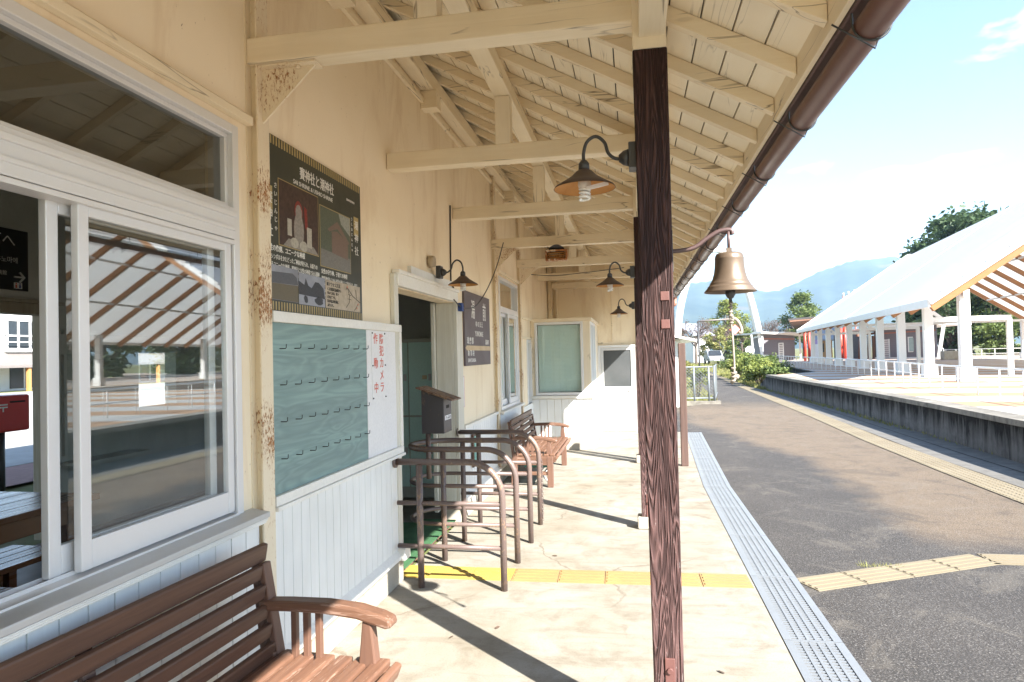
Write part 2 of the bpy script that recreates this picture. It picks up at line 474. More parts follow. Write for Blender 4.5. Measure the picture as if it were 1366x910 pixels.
bench_wood = wood('brown_bench_paint', (0.125, 0.064, 0.040), (0.072, 0.036, 0.024), 'y', 1.3, 0.48, 0.35, 0.8)
bench_wood_x = wood('brown_bench_paint_arm', (0.17, 0.088, 0.055), (0.11, 0.055, 0.035), 'x', 1.3, 0.45, 0.35, 0.8, flake=(0.42, 0.30, 0.24))
bench_wood_z = wood('brown_bench_paint_upright', (0.17, 0.09, 0.06), (0.12, 0.062, 0.042), 'z', 1.3, 0.5, 0.35, 0.8)
bench_seat = wood('brown_bench_seat', (0.21, 0.11, 0.068), (0.135, 0.066, 0.042), 'y', 1.6, 0.45, 0.45, 1.0, flake=(0.44, 0.31, 0.24))
rail_paint = rusty('brown_rail_paint', (0.125, 0.090, 0.080), (0.20, 0.14, 0.11), 0.66, 90, 0.35)
floor_m = m_concrete('platform_concrete', (0.300, 0.284, 0.247), (0.245, 0.217, 0.170), (0.140, 0.110, 0.072))
plinth_m = m_concrete('plinth_concrete', (0.42, 0.39, 0.33), (0.36, 0.32, 0.26), (0.28, 0.24, 0.18), 0.2)
strip_m = m_concrete('edge_concrete', (0.165, 0.155, 0.14), (0.135, 0.125, 0.11), (0.08, 0.073, 0.066), 0.4)
asphalt = m_asphalt()
ret_m = m_wallstain()
plaza_m = m_plaza()
tact_y = simple('yellow_tactile', (0.46, 0.325, 0.065), (0.38, 0.26, 0.075), 2.0, rough=0.55)
tact_o = simple('faded_orange_tactile', (0.36, 0.235, 0.095), (0.30, 0.18, 0.08), 2.0, rough=0.6)
tact_c = simple('worn_cream_tactile', (0.235, 0.195, 0.13), (0.185, 0.152, 0.10), 1.5, rough=0.7)
grate_m = simple('galvanised_grate', (0.27, 0.28, 0.29), (0.22, 0.23, 0.24), 3, rough=0.45, metal=0.3, bump=0.05)
drain_m = simple('dark_drain', (0.05, 0.047, 0.044), rough=0.9)
gutter_m = simple('brown_gutter', (0.135, 0.06, 0.047), (0.105, 0.046, 0.037), 2, (1, 1, 1), 0.38, 0, 0.05)
pipe_m = simple('pinkish_downpipe', (0.36, 0.17, 0.125), (0.30, 0.14, 0.10), 3, rough=0.45, bump=0.05)
wire_m = simple('dark_wire', (0.07, 0.075, 0.075), rough=0.45, metal=0.5)
iron = simple('black_iron', (0.035, 0.036, 0.038), (0.05, 0.05, 0.052), 12, rough=0.45, bump=0.1)
shade_m = simple('brown_enamel_shade', (0.085, 0.055, 0.042), (0.06, 0.04, 0.032), 8, rough=0.5)
rust_in = simple('rust_orange_enamel', (0.52, 0.25, 0.06), (0.42, 0.18, 0.045), 14, rough=0.6, fine=120)
bulb_m = simple('white_bulb_glass', (0.82, 0.82, 0.80), (0.78, 0.78, 0.76), 3, rough=0.2, bump=0.0)
socket_m = simple('white_ceramic', (0.75, 0.74, 0.70), None, 4, rough=0.35, bump=0.02)
bell_m = simple('dull_brass_bell', (0.175, 0.128, 0.092), (0.135, 0.098, 0.070), 7, (1, 1, 1), 0.42, 0.4, 0.05)
rope_m = simple('dirty_white_rope', (0.34, 0.30, 0.25), (0.22, 0.185, 0.15), 60, rough=0.9, bump=0.5)
tile_m = simple('dark_roof_tiles', (0.10, 0.085, 0.075), None, 5, rough=0.6)
locker_m = simple('green_locker', (0.64, 0.85, 0.77), (0.58, 0.80, 0.72), 3, rough=0.4, bump=0.04)
locker_f = simple('pale_locker_frame', (0.50, 0.50, 0.44), None, 3, rough=0.5, bump=0.04)
mat_g = simple('green_turf_mat', (0.04, 0.125, 0.048), (0.028, 0.095, 0.036), 6, rough=0.9, fine=220, bump=0.7)
room_wall = simple('dim_room_paint', (0.55, 0.55, 0.50), (0.48, 0.48, 0.43), 2, rough=0.7)
room_floor = simple('room_floor', (0.16, 0.13, 0.10), None, 4, rough=0.5)
room_ceiling = simple('room_ceiling', (0.35, 0.33, 0.28), None, 2, rough=0.8)
table_m = wood('varnished_table', (0.24, 0.095, 0.038), (0.18, 0.068, 0.028), 'y', 0.35, 0.22, 0.02, 0.6)
sign_black = simple('black_sign', (0.022, 0.022, 0.022), None, 4, rough=0.4, bump=0.02)
sign_purple = simple('purple_brown_sign', (0.105, 0.082, 0.092), (0.12, 0.094, 0.10), 3, rough=0.45, bump=0.03)
ink_white = simple('white_ink', (0.80, 0.79, 0.76), (0.74, 0.73, 0.7), 9, rough=0.5, bump=0)
ink_black = simple('black_ink', (0.03, 0.03, 0.03), None, 9, rough=0.5, bump=0)
ink_red = simple('red_ink', (0.66, 0.11, 0.07), (0.6, 0.16, 0.1), 20, rough=0.5, bump=0)
ink_gold = simple('gold_ink', (0.44, 0.34, 0.15), (0.38, 0.29, 0.12), 12, rough=0.45, bump=0)
ink_tan = simple('tan_ink', (0.66, 0.50, 0.30), None, 6, rough=0.5, bump=0)
paper = simple('white_paper', (0.80, 0.79, 0.79), (0.76, 0.75, 0.76), 3, rough=0.6, bump=0.02)
poster_m = simple('dark_green_poster', (0.030, 0.036, 0.026), (0.026, 0.031, 0.023), 3, rough=0.35, bump=0.02)
glass = m_glass('window_glass')
glass_dk = m_glass('upper_window_glass', (0.45, 0.47, 0.45), 3.0)
curtain = simple('pale_curtain', (0.62, 0.62, 0.57), (0.55, 0.55, 0.50), 2, (8, 8, 0.3), 0.8)
blind_m = simple('teal_blind', (0.74, 0.88, 0.83), (0.70, 0.84, 0.79), 3, rough=0.5, bump=0.02)
net_m = simple('dark_insect_screen', (0.045, 0.05, 0.052), (0.065, 0.068, 0.07), 2.5, rough=0.55, bump=0.02)
door_w = simple('white_steel_door', (0.62, 0.62, 0.62), (0.58, 0.58, 0.58), 2, rough=0.45, bump=0.02)
box_iron = rusty('dark_rusted_iron', (0.06, 0.055, 0.06), (0.11, 0.065, 0.05), 0.66, 14, 0.45)
box_roof = rusty('rusted_lid', (0.095, 0.062, 0.055), (0.17, 0.095, 0.065), 0.5, 16, 0.5)
heater_m = rusty('rusted_heater_frame', (0.62, 0.50, 0.36), (0.42, 0.17, 0.06), 0.5, 24)
teal_plastic = simple('teal_plastic', (0.03, 0.22, 0.18), None, 4, rough=0.4)
def m_membrane():
    t = NT('white_roof_membrane')
    n = t.noise(t.map(), 0.5, 3)
    col = t.mix(t.ramp(n, 0.3, 0.7), (0.80, 0.81, 0.80), (0.77, 0.78, 0.77))
    t.out(col, 0.6)
    tr = t.n.new('ShaderNodeBsdfTranslucent'); t.l.new(col, tr.inputs[0])
    mx = t.n.new('ShaderNodeMixShader'); mx.inputs[0].default_value = 0.24
    t.l.new(t.p.outputs[0], mx.inputs[1]); t.l.new(tr.outputs[0], mx.inputs[2])
    t.l.new(mx.outputs[0], t.n['Material Output'].inputs[0])
    return t.m
membrane = m_membrane()
ceil_white = simple('cream_roof_underside', (0.86, 0.83, 0.74), (0.83, 0.80, 0.71), 1, rough=0.7, bump=0.02)
rib_m = wood('orange_laminated_ribs', (0.36, 0.165, 0.058), (0.30, 0.13, 0.045), 'x', 0.5, 0.5, 0.1, 0.6)
white_steel = simple('white_painted_steel', (0.78, 0.77, 0.74), (0.74, 0.73, 0.70), 1.5, rough=0.4, bump=0.02)
grey_clad = NT('grey_cladding')
_s = grey_clad.xyz(grey_clad.map())
_l = grey_clad.ramp(grey_clad.math('FRACT', grey_clad.math('MULTIPLY', _s[2], 6.0)), 0.0, 0.09, 1, 0)
grey_clad = grey_clad.out(grey_clad.mix(grey_clad.math('MULTIPLY', _l, 0.45), (0.165, 0.155, 0.17), (0.07, 0.066, 0.075)), 0.6)
red_post = simple('vermilion_paint', (0.56, 0.06, 0.035), None, 2, rough=0.45, bump=0.02)
brown_soffit = wood('brown_boarded_soffit', (0.20, 0.10, 0.06), (0.13, 0.065, 0.04), 'y', 1, 0.6)
slate = simple('blue_grey_roof', (0.25, 0.265, 0.30), None, 2, rough=0.5)
orange_wall = simple('orange_timber_wall', (0.50, 0.24, 0.085), None, 2, rough=0.6)
white_wall = simple('white_render', (0.78, 0.78, 0.76), (0.7, 0.7, 0.68), 1, rough=0.7)
dark_glass = simple('dark_window_glass', (0.03, 0.036, 0.042), None, 2, rough=0.08, bump=0)
post_red = simple('postbox_red', (0.60, 0.032, 0.028), (0.54, 0.028, 0.026), 3, rough=0.3, bump=0.02)
fence_m = simple('galvanised_fence', (0.19, 0.21, 0.225), None, 5, rough=0.45, metal=0.2, bump=0.02)
bark = wood('tree_bark', (0.13, 0.10, 0.08), (0.075, 0.058, 0.048), 'z', 0.4, 0.85, 0.6)
twig = simple('pinkish_twigs', (0.125, 0.085, 0.075), (0.095, 0.065, 0.058), 1, rough=0.85, bump=0)
leaf_dark = m_leaf('dark_leaves', (0.05, 0.09, 0.035), (0.085, 0.125, 0.055))
leaf_mid = m_leaf('mid_green_leaves', (0.105, 0.15, 0.04), (0.165, 0.205, 0.065))
leaf_bright = m_leaf('bright_leaves', (0.20, 0.245, 0.06), (0.29, 0.30, 0.085))
leaf_yellow = m_leaf('yellowing_leaves', (0.30, 0.27, 0.09), (0.22, 0.25, 0.08))
leaf_rust = m_leaf('autumn_leaves', (0.17, 0.115, 0.09), (0.16, 0.13, 0.085))
car_white = simple('white_car_paint', (0.30, 0.31, 0.33), None, 1, rough=0.25, bump=0)
car_blue = simple('dark_blue_car_paint', (0.06, 0.085, 0.15), None, 1, rough=0.25, bump=0)
tyre_m = simple('black_rubber', (0.02, 0.02, 0.02), None, 9, rough=0.8)
lamp_clear = simple('car_lamp', (0.7, 0.72, 0.72), None, 3, rough=0.15, bump=0)

def m_ground():
    t = NT('ground_grass_and_soil')
    v = t.map()
    a = t.noise(v, 0.35, 6, 0.6); b = t.noise(v, 6, 5, 0.7)
    col = t.mix(t.ramp(a, 0.4, 0.6), (0.12, 0.15, 0.05), (0.21, 0.18, 0.11)); col = t.mix(t.ramp(b, 0.4, 0.7, 0, 0.5), col, (0.09, 0.10, 0.04))
    return t.out(col, 0.95, 0, b, 0.4, 0.02, 0.1)
ground_m = m_ground()
def m_mountain():
    t = NT('wooded_mountainside')
    v = t.map()
    a = t.noise(v, 0.004, 7, 0.65); b = t.noise(v, 0.03, 5, 0.6)
    col = t.mix(t.ramp(a, 0.35, 0.65), (0.018, 0.034, 0.034), (0.058, 0.076, 0.062))
    c = t.noise(t.map((1, 1, 1.6)), 0.0022, 3)
    col = t.mix(t.ramp(c, 0.62, 0.66, 0, 0.5), col, (0.14, 0.10, 0.085))
    return t.out(col, 0.95, 0, b, 0.5, 3.0, 0.05)
mountain_m = m_mountain()
brick_strip = simple('red_brick_footway', (0.26, 0.13, 0.11), (0.21, 0.11, 0.095), 8, rough=0.8)
road_pale = simple('pale_street', (0.34, 0.33, 0.31), None, 2, rough=0.85)

# =================================================================== GROUND
MB().quad((-6000, -6000, -0.06), (6000, -6000, -0.06), (6000, 6000, -0.06), (-6000, 6000, -0.06)).build('ground', ground_m, kind='structure')
# asphalt between the drain and the raised plaza, then the lane leading away
MB().quad((0.70, -12, -0.012), (4.2, -12, -0.012), (4.3, 6, -0.012), (4.45, 16, -0.012), (4.55, 25, -0.012), (4.75, 34, -0.012), (5.2, 46, -0.012), (5.0, 60, -0.012), (2.5, 74, -0.012),
          (0.5, 74, -0.012), (2.6, 58, -0.012), (3.2, 46, -0.012), (2.9, 34, -0.012), (2.4, 20.3, -0.012), (1.6, 19.0, -0.012), (0.72, 17.6, -0.012)).build('path', asphalt, kind='structure')
# concrete edge strip in front of the plaza wall, with its joint line
MB().quad((3.9, -12, -0.004), (4.95, -12, -0.004), (4.95, 9.4, -0.004), (5.05, 14, -0.004), (5.0, 20, -0.004), (4.75, 26.3, -0.004), (4.45, 27.5, -0.004), (4.38, 25, -0.004), (4.12, 16, -0.004), (3.92, 10, -0.004)).build('pavement', strip_m, kind='structure')
MB().quad((4.36, -12, 0.0), (4.375, -12, 0.0), (4.39, 10, 0.0), (4.55, 18, 0.0), (4.60, 24, 0.0), (4.585, 24, 0.0), (4.53, 18, 0.0), (4.37, 10, 0.0)).build('pavement_joint', dark_gap, kind='structure')
# unseen pale concrete behind the camera, added to bounce light onto wall and eave
MB().quad((1.02, -12, -0.006), (4.86, -12, -0.006), (4.86, 1.2, -0.006), (1.02, 0.6, -0.006)).build('bounce_paving', floor_m, kind='structure')
# platform slab
pf = MB().prism([(-1.60, -5, -0.25), (0.708, -5, -0.25), (0.712, 7.65, -0.25), (0.885, 12.72, -0.25), (-1.60, 12.72, -0.25)], (0, 0, 0.25))
pf.build('platform_floor', floor_m, kind='structure')
# drain channel below the grates
MB().box(0.60, 1.25, -2, 12.8, -0.3, -0.055).build('drain_channel', drain_m, kind='structure')

# drain grates: one metre panels laid end to end
def grate_panel():
    m = MB(); L = 0.995; w = 0.285
    m.box(0, 0.042, 0, L, -0.03, 0.004); m.box(w - 0.042, w, 0, L, -0.03, 0.004)
    n = 5; gap = (w - 0.084) / n
    for i in range(1, n): m.box(0.042 + gap * i - 0.0065, 0.042 + gap * i + 0.0065, 0, L, -0.028, 0.003)
    k = 33
    for j in range(k):
        y = 0.004 + j * (L - 0.008) / k
        m.box(0.0415, w - 0.0415, y, y + 0.0165, -0.022, 0.0005)
    m.box(0.002, w - 0.002, 0, 0.012, -0.029, 0.0035); m.box(0.002, w - 0.002, L - 0.012, L, -0.029, 0.0035)
    return m
gp = grate_panel().build('drain_grate', grate_m)
for i in range(13):
    y0 = -0.35 + i
    xa = 0.716 if y0 < 7.2 else 0.716 + (y0 - 7.65) * 0.034
    o = gp if i == 0 else gp.copy()
    if i: COL.objects.link(o)
    o.location = (xa, y0, 0.0)
    o.rotation_euler = (0, 0, 0 if y0 < 7.2 else -0.034)
    tag(o, 'pale metal slotted drain cover in the line along the platform edge', 'drain cover', 'metal drain covers along the platform edge')

# tactile strips
def tactile(name, pts, w, mats, lab, tile=0.3, ribs=4, z=0.0, dots=False):
    """strip of ribbed tiles along a line, one mesh"""
    m = MB(); P = [Vector((p[0], p[1], 0)) for p in pts]
    acc = 0.0
    for a, b in zip(P[:-1], P[1:]):
        L = (b - a).length; d = (b - a) / L; s = Vector((d.y, -d.x, 0))
        n = max(1, round(L / tile)); t = L / n
        for i in range(n):
            c0, c1 = a + d * (i * t + 0.003), a + d * ((i + 1) * t - 0.003)
            m.prism([c0 - s * w / 2 + Vector((0, 0, z)), c0 + s * w / 2 + Vector((0, 0, z)), c1 + s * w / 2 + Vector((0, 0, z)), c1 - s * w / 2 + Vector((0, 0, z))], (0, 0, 0.005))
            if dots:
                for q in range(5):
                    for r_ in range(5):
                        c = c0 + d * (t * (q + .5) / 5.2) + s * (w * ((r_ + .5) / 5 - .5))
                        m.box(c.x - .014, c.x + .014, c.y - .014, c.y + .014, z + .004, z + .0095)
            else:
                for r_ in range(ribs):
                    o = (r_ + 0.5) / ribs - 0.5
                    q0, q1 = c0 + s * (o * w * 0.94) + d * 0.012, c1 + s * (o * w * 0.94) - d * 0.012
                    m.bar(q0 + Vector((0, 0, z + 0.007)), q1 + Vector((0, 0, z + 0.007)), w / ribs * 0.45, 0.006)
    return m.build(name, mats, label=lab, cat='tactile paving')
tactile('tactile_strip', [(-1.72, 4.50), (-0.85, 4.505)], 0.25, tact_y, 'bright yellow ribbed tactile strip starting under the brown barrier rails')
tactile('tactile_strip', [(-0.85, 4.505), (0.70, 4.54)], 0.25, tact_o, 'faded orange ribbed tactile strip crossing the concrete platform to the drain covers')
tactile('tactile_strip', [(1.03, 4.54), (2.38, 5.22), (3.45, 5.22)], 0.24, tact_c, 'cream ribbed tactile strip bending across the dark asphalt', tile=0.4, z=-0.012)
tactile('tactile_strip', [(3.78, 3.0), (3.72, 7.2), (3.72, 8.7), (3.76, 11.5), (3.95, 16), (4.05, 20.2), (4.3, 28.6), (4.7, 38.4), (4.6, 50), (3.4, 62)], 0.36, tact_c, 'long cream tactile line running away along the lane', z=-0.008, dots=True)

# plaza: raised paving with its stained wall
ZP = 0.53
edge = [(4.87, -14), (4.87, 9.4), (4.97, 12), (5.02, 15), (5.05, 19), (5.02, 23), (4.98, 26.0)]
pz = [(x, y) for x, y in edge] + [(7.1, 28.2), (8.4, 40), (8.9, 62), (70, 62), (70, -14)]
MB().prism([(x, y, ZP - 0.5) for x, y in pz], (0, 0, 0.5)).build('plaza_paving', plaza_m, kind='structure')
rw = MB()
for (x0, y0), (x1, y1) in zip(edge[:-1], edge[1:]):
    rw.prism([(x0 - 0.16, y0, -0.05), (x1 - 0.16, y1, -0.05), (x1 + 0.02, y1, -0.05), (x0 + 0.02, y0, -0.05)], (0, 0, ZP - 0.02))
rw.prism([(4.8, 26.0, -0.05), (4.8, 26.0, ZP - 0.07), (4.66, 27.3, -0.05)], (0.2, 0.03, 0))
rwo = thing('retaining_wall', 'low black stained concrete wall holding up the paved plaza', 'wall', (4.9, 12, 0))
rw.build('wall_face', ret_m, rwo)
cp = MB()
for (x0, y0), (x1, y1) in zip(edge[:-1], edge[1:]):
    cp.prism([(x0 - 0.20, y0, ZP - 0.07), (x1 - 0.20, y1, ZP - 0.07), (x1 + 0.16, y1, ZP - 0.07), (x0 + 0.16, y0, ZP - 0.07)], (0, 0, 0.078))
coping_m = m_concrete('weathered_coping', (0.28, 0.255, 0.215), (0.16, 0.145, 0.12), (0.04, 0.037, 0.033), 0.3)
cp.build('coping', coping_m, rwo)
rw2 = MB().prism([(6.9, 28.17, 0.0), (8.2, 40, 0.0), (8.25, 40, 0.0), (7.1, 28.15, 0.0)], (0, 0, ZP - 0.01))
rw2.build('low_wall', ret_m, None, label='short dark stepped wall behind the shrubs at the plaza corner', cat='wall')

# ============================================================ STATION BUILDING
W = -1.60
ZT = 3.74
bld = thing('station_building', 'cream plastered timber station building with deep boarded eave on brown posts', 'station building', (W, 4, 0))
def rz(x): return 3.308 - 0.55 * (x + 0.75)           # underside of the rafters
# plaster wall with openings (window, doorway, second window, narrow door)
TH = 0.14
def wallseg(y0, y1, z0, z1, m, x0=W - TH, x1=W): m.box(x0, x1, y0, y1, z0, z1)
wm = MB()
ops = [(0.62, 2.50, 0.84, 2.47), (4.34, 5.87, 0.0, 1.985), (7.93, 9.24, 0.83, 2.47), (10.0, 10.44, 0.0, 1.73)]
ycur = -5.0
for (a, b, z0, z1) in ops:
    wallseg(ycur, a, 0, ZT, wm)
    if z0 > 0: wallseg(a, b, 0, z0, wm)
    wallseg(a, b, z1, ZT, wm)
    ycur = b
wallseg(ycur, 12.68, 0, ZT, wm)
wm.build('wall', plaster, bld)
# end wall facing us, beyond the bay
MB().box(W - TH, 0.04, 12.68, 12.82, 0.0, 3.9).build('end_wall', plaster, bld)
MB().box(-0.66, 0.04, 12.662, 12.679, 1.66, 1.69).box(-0.40, -0.385, 12.664, 12.679, 1.70, 3.2).build('wall_batten', cream_wood, bld, 0.002)
MB().box(W + 0.02, W + 0.10, 12.60, 12.678, 2.05, 3.5).box(W + 0.16, W + 0.19, 12.62, 12.678, 2.05, 3.5).build('pipe_casing', steel_cream, bld)
# top trim and plate on the wall
MB().box(W + 0.001, W + 0.03, -5, 12.67, 3.50, 3.545).build('wall_trim', cream_wood_y, bld, 0.003)
MB().box(W + 0.002, W + 0.11, -5, 12.67, 3.60, 3.715).build('wall_plate', cream_wood_y, bld, 0.004)
BY = [-4.07, -2.41, -0.75, 0.93, 2.588, 4.233, 5.90, 7.574, 9.27, 10.94, 12.35]
for a, b in zip(BY[:-1], BY[1:]):
    y = (a + b) / 2
    MB().box(W + 0.001, W + 0.135, y - 0.055, y + 0.055, 3.455, 3.598).build('bracket_block', cream_wood, bld, 0.004)
# beams with struts
def beam_z(y): return 2.772 - 0.0065 * max(y - 2.6, 0)
for y in BY:
    zb = beam_z(y)
    xl = W if y < 10 else (-1.54 if y < 12 else -1.47)
    MB().box(xl + 0.003, 0.045, y, y + 0.10, zb, zb + 0.112).build('beam', cream_wood, bld, 0.006)
    MB().box(-0.85, -0.75, y + 0.004, y + 0.096, zb + 0.112, 3.188).build('strut', cream_wood_z, bld, 0.004)
MB().box(-0.855, -0.745, -5, 12.66, 3.19, 3.29).build('purlin', cream_wood_y, bld, 0.006)
MB().box(0.05, 0.15, -5, 12.66, 2.70, 2.79).build('post_plate', cream_wood_y, bld, 0.004)
# rafters
ny = 0
y = 2.27 - 0.4155 * 17
while y < 12.6:
    x0, x1 = W - 0.02, 0.641
    MB().prism([(x0, y, rz(x0)), (x1, y, rz(x1)), (x1, y, rz(x1) + 0.068), (x0, y, rz(x0) + 0.068)], (0, 0.046, 0)).build('rafter', cream_wood, bld, 0.003)
    y += 0.4155
# soffit boards with gaps
sb = MB()
dx = 0.118
x = 0.645
sl = Vector((1, 0, -0.55)).normalized()
nrm = Vector((0.55, 0, 1)).normalized()
while x > W - 0.2:
    xa, xb = x - dx + 0.0065, x
    zo = 0.069 + random.uniform(0, 0.002)
    yb = random.uniform(-1, 1)
    for ya, yb_ in ((-5.0, 3.4 + yb * 2), (3.404 + yb * 2, 12.66)):
        sb.prism([(xa, ya, rz(xa) + zo), (xb, ya, rz(xb) + zo), (xb, ya, rz(xb) + zo + 0.014), (xa, ya, rz(xa) + zo + 0.014)], (0, yb_ - ya, 0))
    x -= dx
sb.build('soffit', soffit, bld)
# roof slab and tiles over it, both slopes
rf = MB()
xr = -4.2
rf.prism([(0.80, -5.2, rz(0.80) + 0.095), (xr, -5.2, rz(xr) + 0.095), (xr, -5.2, rz(xr) + 0.20), (0.80, -5.2, rz(0.80) + 0.155)], (0, 18.1, 0))
rf.prism([(xr, -5.2, rz(xr) + 0.095), (-8.6, -5.2, rz(xr) + 0.095 - 4.4 * 0.55), (-8.6, -5.2, rz(xr) + 0.155 - 4.4 * 0.55), (xr, -5.2, rz(xr) + 0.20)], (0, 18.1, 0))
y = -5.2
while y < 12.8:
    rf.bar((0.82, y, rz(0.82) + 0.165), (xr, y, rz(xr) + 0.21), 0.09, 0.05)
    y += 0.28
rf.build('roof', tile_m, bld)
# fascia
MB().box(0.643, 0.663, -5.1, 12.70, 2.508, 2.64).build('fascia', cream_wood_y, bld, 0.002)
MB().box(0.665, 0.674, -5.1, 12.70, 2.50, 2.66).build('drip_board', simple('brown_drip_board', (0.10, 0.062, 0.055)), bld)
# gutter: half pipe with wire hangers
g = MB(); gx, gz, gr = 0.727, 2.468, 0.051
n = 12; ys = (-5.1, 12.2)
for yy, flip in ((0, 0),):
    vs = []
    for y in ys:
        for k in range(n + 1):
            a = math.pi + math.pi * k / n
            vs.append((gx + gr * math.cos(a), y, gz + gr * math.sin(a)))
        for k in range(n, -1, -1):
            a = math.pi + math.pi * k / n
            vs.append((gx + (gr - 0.004) * math.cos(a), y, gz + (gr - 0.004) * math.sin(a)))
    q = 2 * (n + 1)
    g.add(vs, [(k, q + k, q + (k + 1) % q, (k + 1) % q) for k in range(q)], True)
g.tube([(gx + gr, -5.1, gz), (gx + gr, 12.2, gz)], 0.006, 8)
g.box(gx - gr, gx + gr, 12.18, 12.2, gz - 0.055, gz)
gut = g.build('gutter', gutter_m, bld)
y = -4.5
while y < 12.2:
    h = MB()
    h.tube([(0.664, y, 2.60), (gx - gr - 0.004, y, gz + 0.02)] + arc((gx, y, gz), gr + 0.004, 180, 360, 12, (1, 0, 0), (0, 0, 1)) + [(gx + gr + 0.02, y, gz + 0.018)], 0.0035, 6)
    h.tube([(0.60, y - 0.05, 2.45), (gx - 0.0, y - 0.02, gz - 0.088), (gx + 0.015, y, gz - gr - 0.004)], 0.003, 6)
    h.build('gutter_hook', wire_m, gut)
    y += 0.83
dp = MB().tube(smooth_path([(gx, 12.05, gz - 0.04), (gx, 12.05, gz - 0.10), (gx - 0.02, 12.06, gz - 0.16), (gx - 0.30, 12.2, gz - 0.27), (0.12, 12.55, gz - 0.42), (0.10, 12.6, gz - 0.5)]), 0.036, 12)
dp.tube([(0.10, 12.6, gz - 0.49), (0.10, 12.6, 0.0)], 0.036, 12)
dp.build('downpipe', pipe_m, gut)
# posts
for py, first in ((2.575, True), (5.79, False), (9.2, False)):
    x0, x1 = (0.042, 0.150) if first else (0.028, 0.128)
    pb = 0.0 if first else 0.11
    p = (MB().add([(x0, py, .1), (x1, py, .1), (x1, py + .11, .1), (x0, py + .11, .1), (x0 - .016, py, 2.655), (x1 + .006, py, 2.655), (x1 + .006, py + .11, 2.655), (x0 - .016, py + .11, 2.655)], [(3, 2, 1, 0), (4, 5, 6, 7), (0, 1, 5, 4), (1, 2, 6, 5), (2, 3, 7, 6), (3, 0, 4, 7)]) if first else MB().box(x0, x1, py, py + 0.11, 0.10, 2.655)).build('post', old_post, bld, 0.006)
    MB().box(x0 + (-.015 if first else 0.002), x1 + (.005 if first else -0.002), py + 0.002, py + 0.108, 2.655, rz(0.1) + 0.06).build('post_top', cream_wood_z, p, 0.004)
    MB().prism([(x0 - 0.035, py - 0.03, 0), (x1 + 0.035, py - 0.03, 0), (x1 + 0.035, py + 0.14, 0), (x0 - 0.035, py + 0.14, 0)], (0, 0, 0.10)).build('footing', plinth_m, p, 0.012)
    MB().box(x0 + 0.040, x0 + 0.076, py - 0.006, py + 0.02, 0.101, 0.355 if first else 0.29).tube([(x0 + 0.058, py - 0.014, 0.31 if first else 0.22), (x0 + 0.058, py, 0.31 if first else 0.22)], 0.012, 8).build('foot_strap', copper_plate, p, 0.002)
    if first:
        for z in (1.708, 1.602):
            MB().box(0.104, 0.136, py - 0.004, py + 0.01, z - 0.017, z + 0.017).build('peg', copper_plate, p, 0.002)

# steel columns on the wall with gussets
for cy in (-0.742, 2.60, 7.585, 9.29):
    c = MB().box(W - 0.06, W + 0.036, cy + 0.02, cy + 0.075, 0.16, 3.6).build('steel_column', steel_cream, bld)
    MB().box(W + 0.034, W + 0.044, cy, cy + 0.092, 0.16, 3.6).build('flange', steel_rust, c, 0.002)
    MB().box(W - 0.005, W + 0.004, cy - 0.02, cy + 0.02, 0.3, 3.6).build('edge_strip', steel_cream, c)
    zg = beam_z(cy) - 0.002
    gm = MB().prism([(W + 0.044, cy + 0.04, zg), (W + 0.30, cy + 0.04, zg), (W + 0.044, cy + 0.04, zg - 0.24)], (0, 0.008, 0))
    gm.box(W + 0.044, W + 0.31, cy + 0.005, cy + 0.083, zg - 0.008, zg)
    gm.tube([(W + 0.22, cy + 0.03, zg - 0.02), (W + 0.22, cy + 0.03, zg - 0.006)], 0.012, 6)
    gm.build('gusset', steel_rust, c)

# boarded dado below the windows
def dado(y0, y1, z0, z1, x=W, pitch=0.10, name='wainscot', par=bld, mat=white_board):
    m = MB(); y = y0
    while y < y1 - 0.01:
        e = min(y + pitch, y1)
        m.box(x + 0.001, x + 0.02 + random.uniform(0, 0.0015), y + 0.0022, e - 0.0022, z0, z1)
        y = e
    m.box(x + 0.0005, x + 0.008, y0, y1, z0, z1)
    return m.build(name, mat, par, 0.0015)
dado(-5, 2.60, 0.20, 0.835)
dado(2.70, 4.33, 0.20, 0.855, W + 0.004, 0.085)
dado(6.04, 7.58, 0.20, 0.82)
dado(7.70, 9.28, 0.20, 0.80)
dado(9.40, 10.42, 0.20, 0.74)
MB().box(W + 0.002, W + 0.045, 6.04, 7.58, 0.82, 0.85).build('dado_cap', white_trim, bld, 0.004)
# skirting ledge and concrete plinth
pl = MB()
for a, b in ((-5, 4.335), (5.875, 10.43)):
    pl.box(W + 0.001, W + 0.03, a, b, 0.0, 0.165)
pl.build('plinth', plinth_m, bld, 0.004)
lg = MB()
for a, b in ((-5, 4.28), (5.94, 10.43)):
    lg.prism([(W + 0.001, a, 0.168), (W + 0.055, a, 0.168), (W + 0.05, a, 0.19), (W + 0.022, a, 0.225), (W + 0.001, a, 0.225)], (0, b - a, 0))
lg.box(W + 0.001, W + 0.075, 4.235, 4.345, 0.155, 0.235)
lg.build('ledge', white_trim, bld, 0.003)

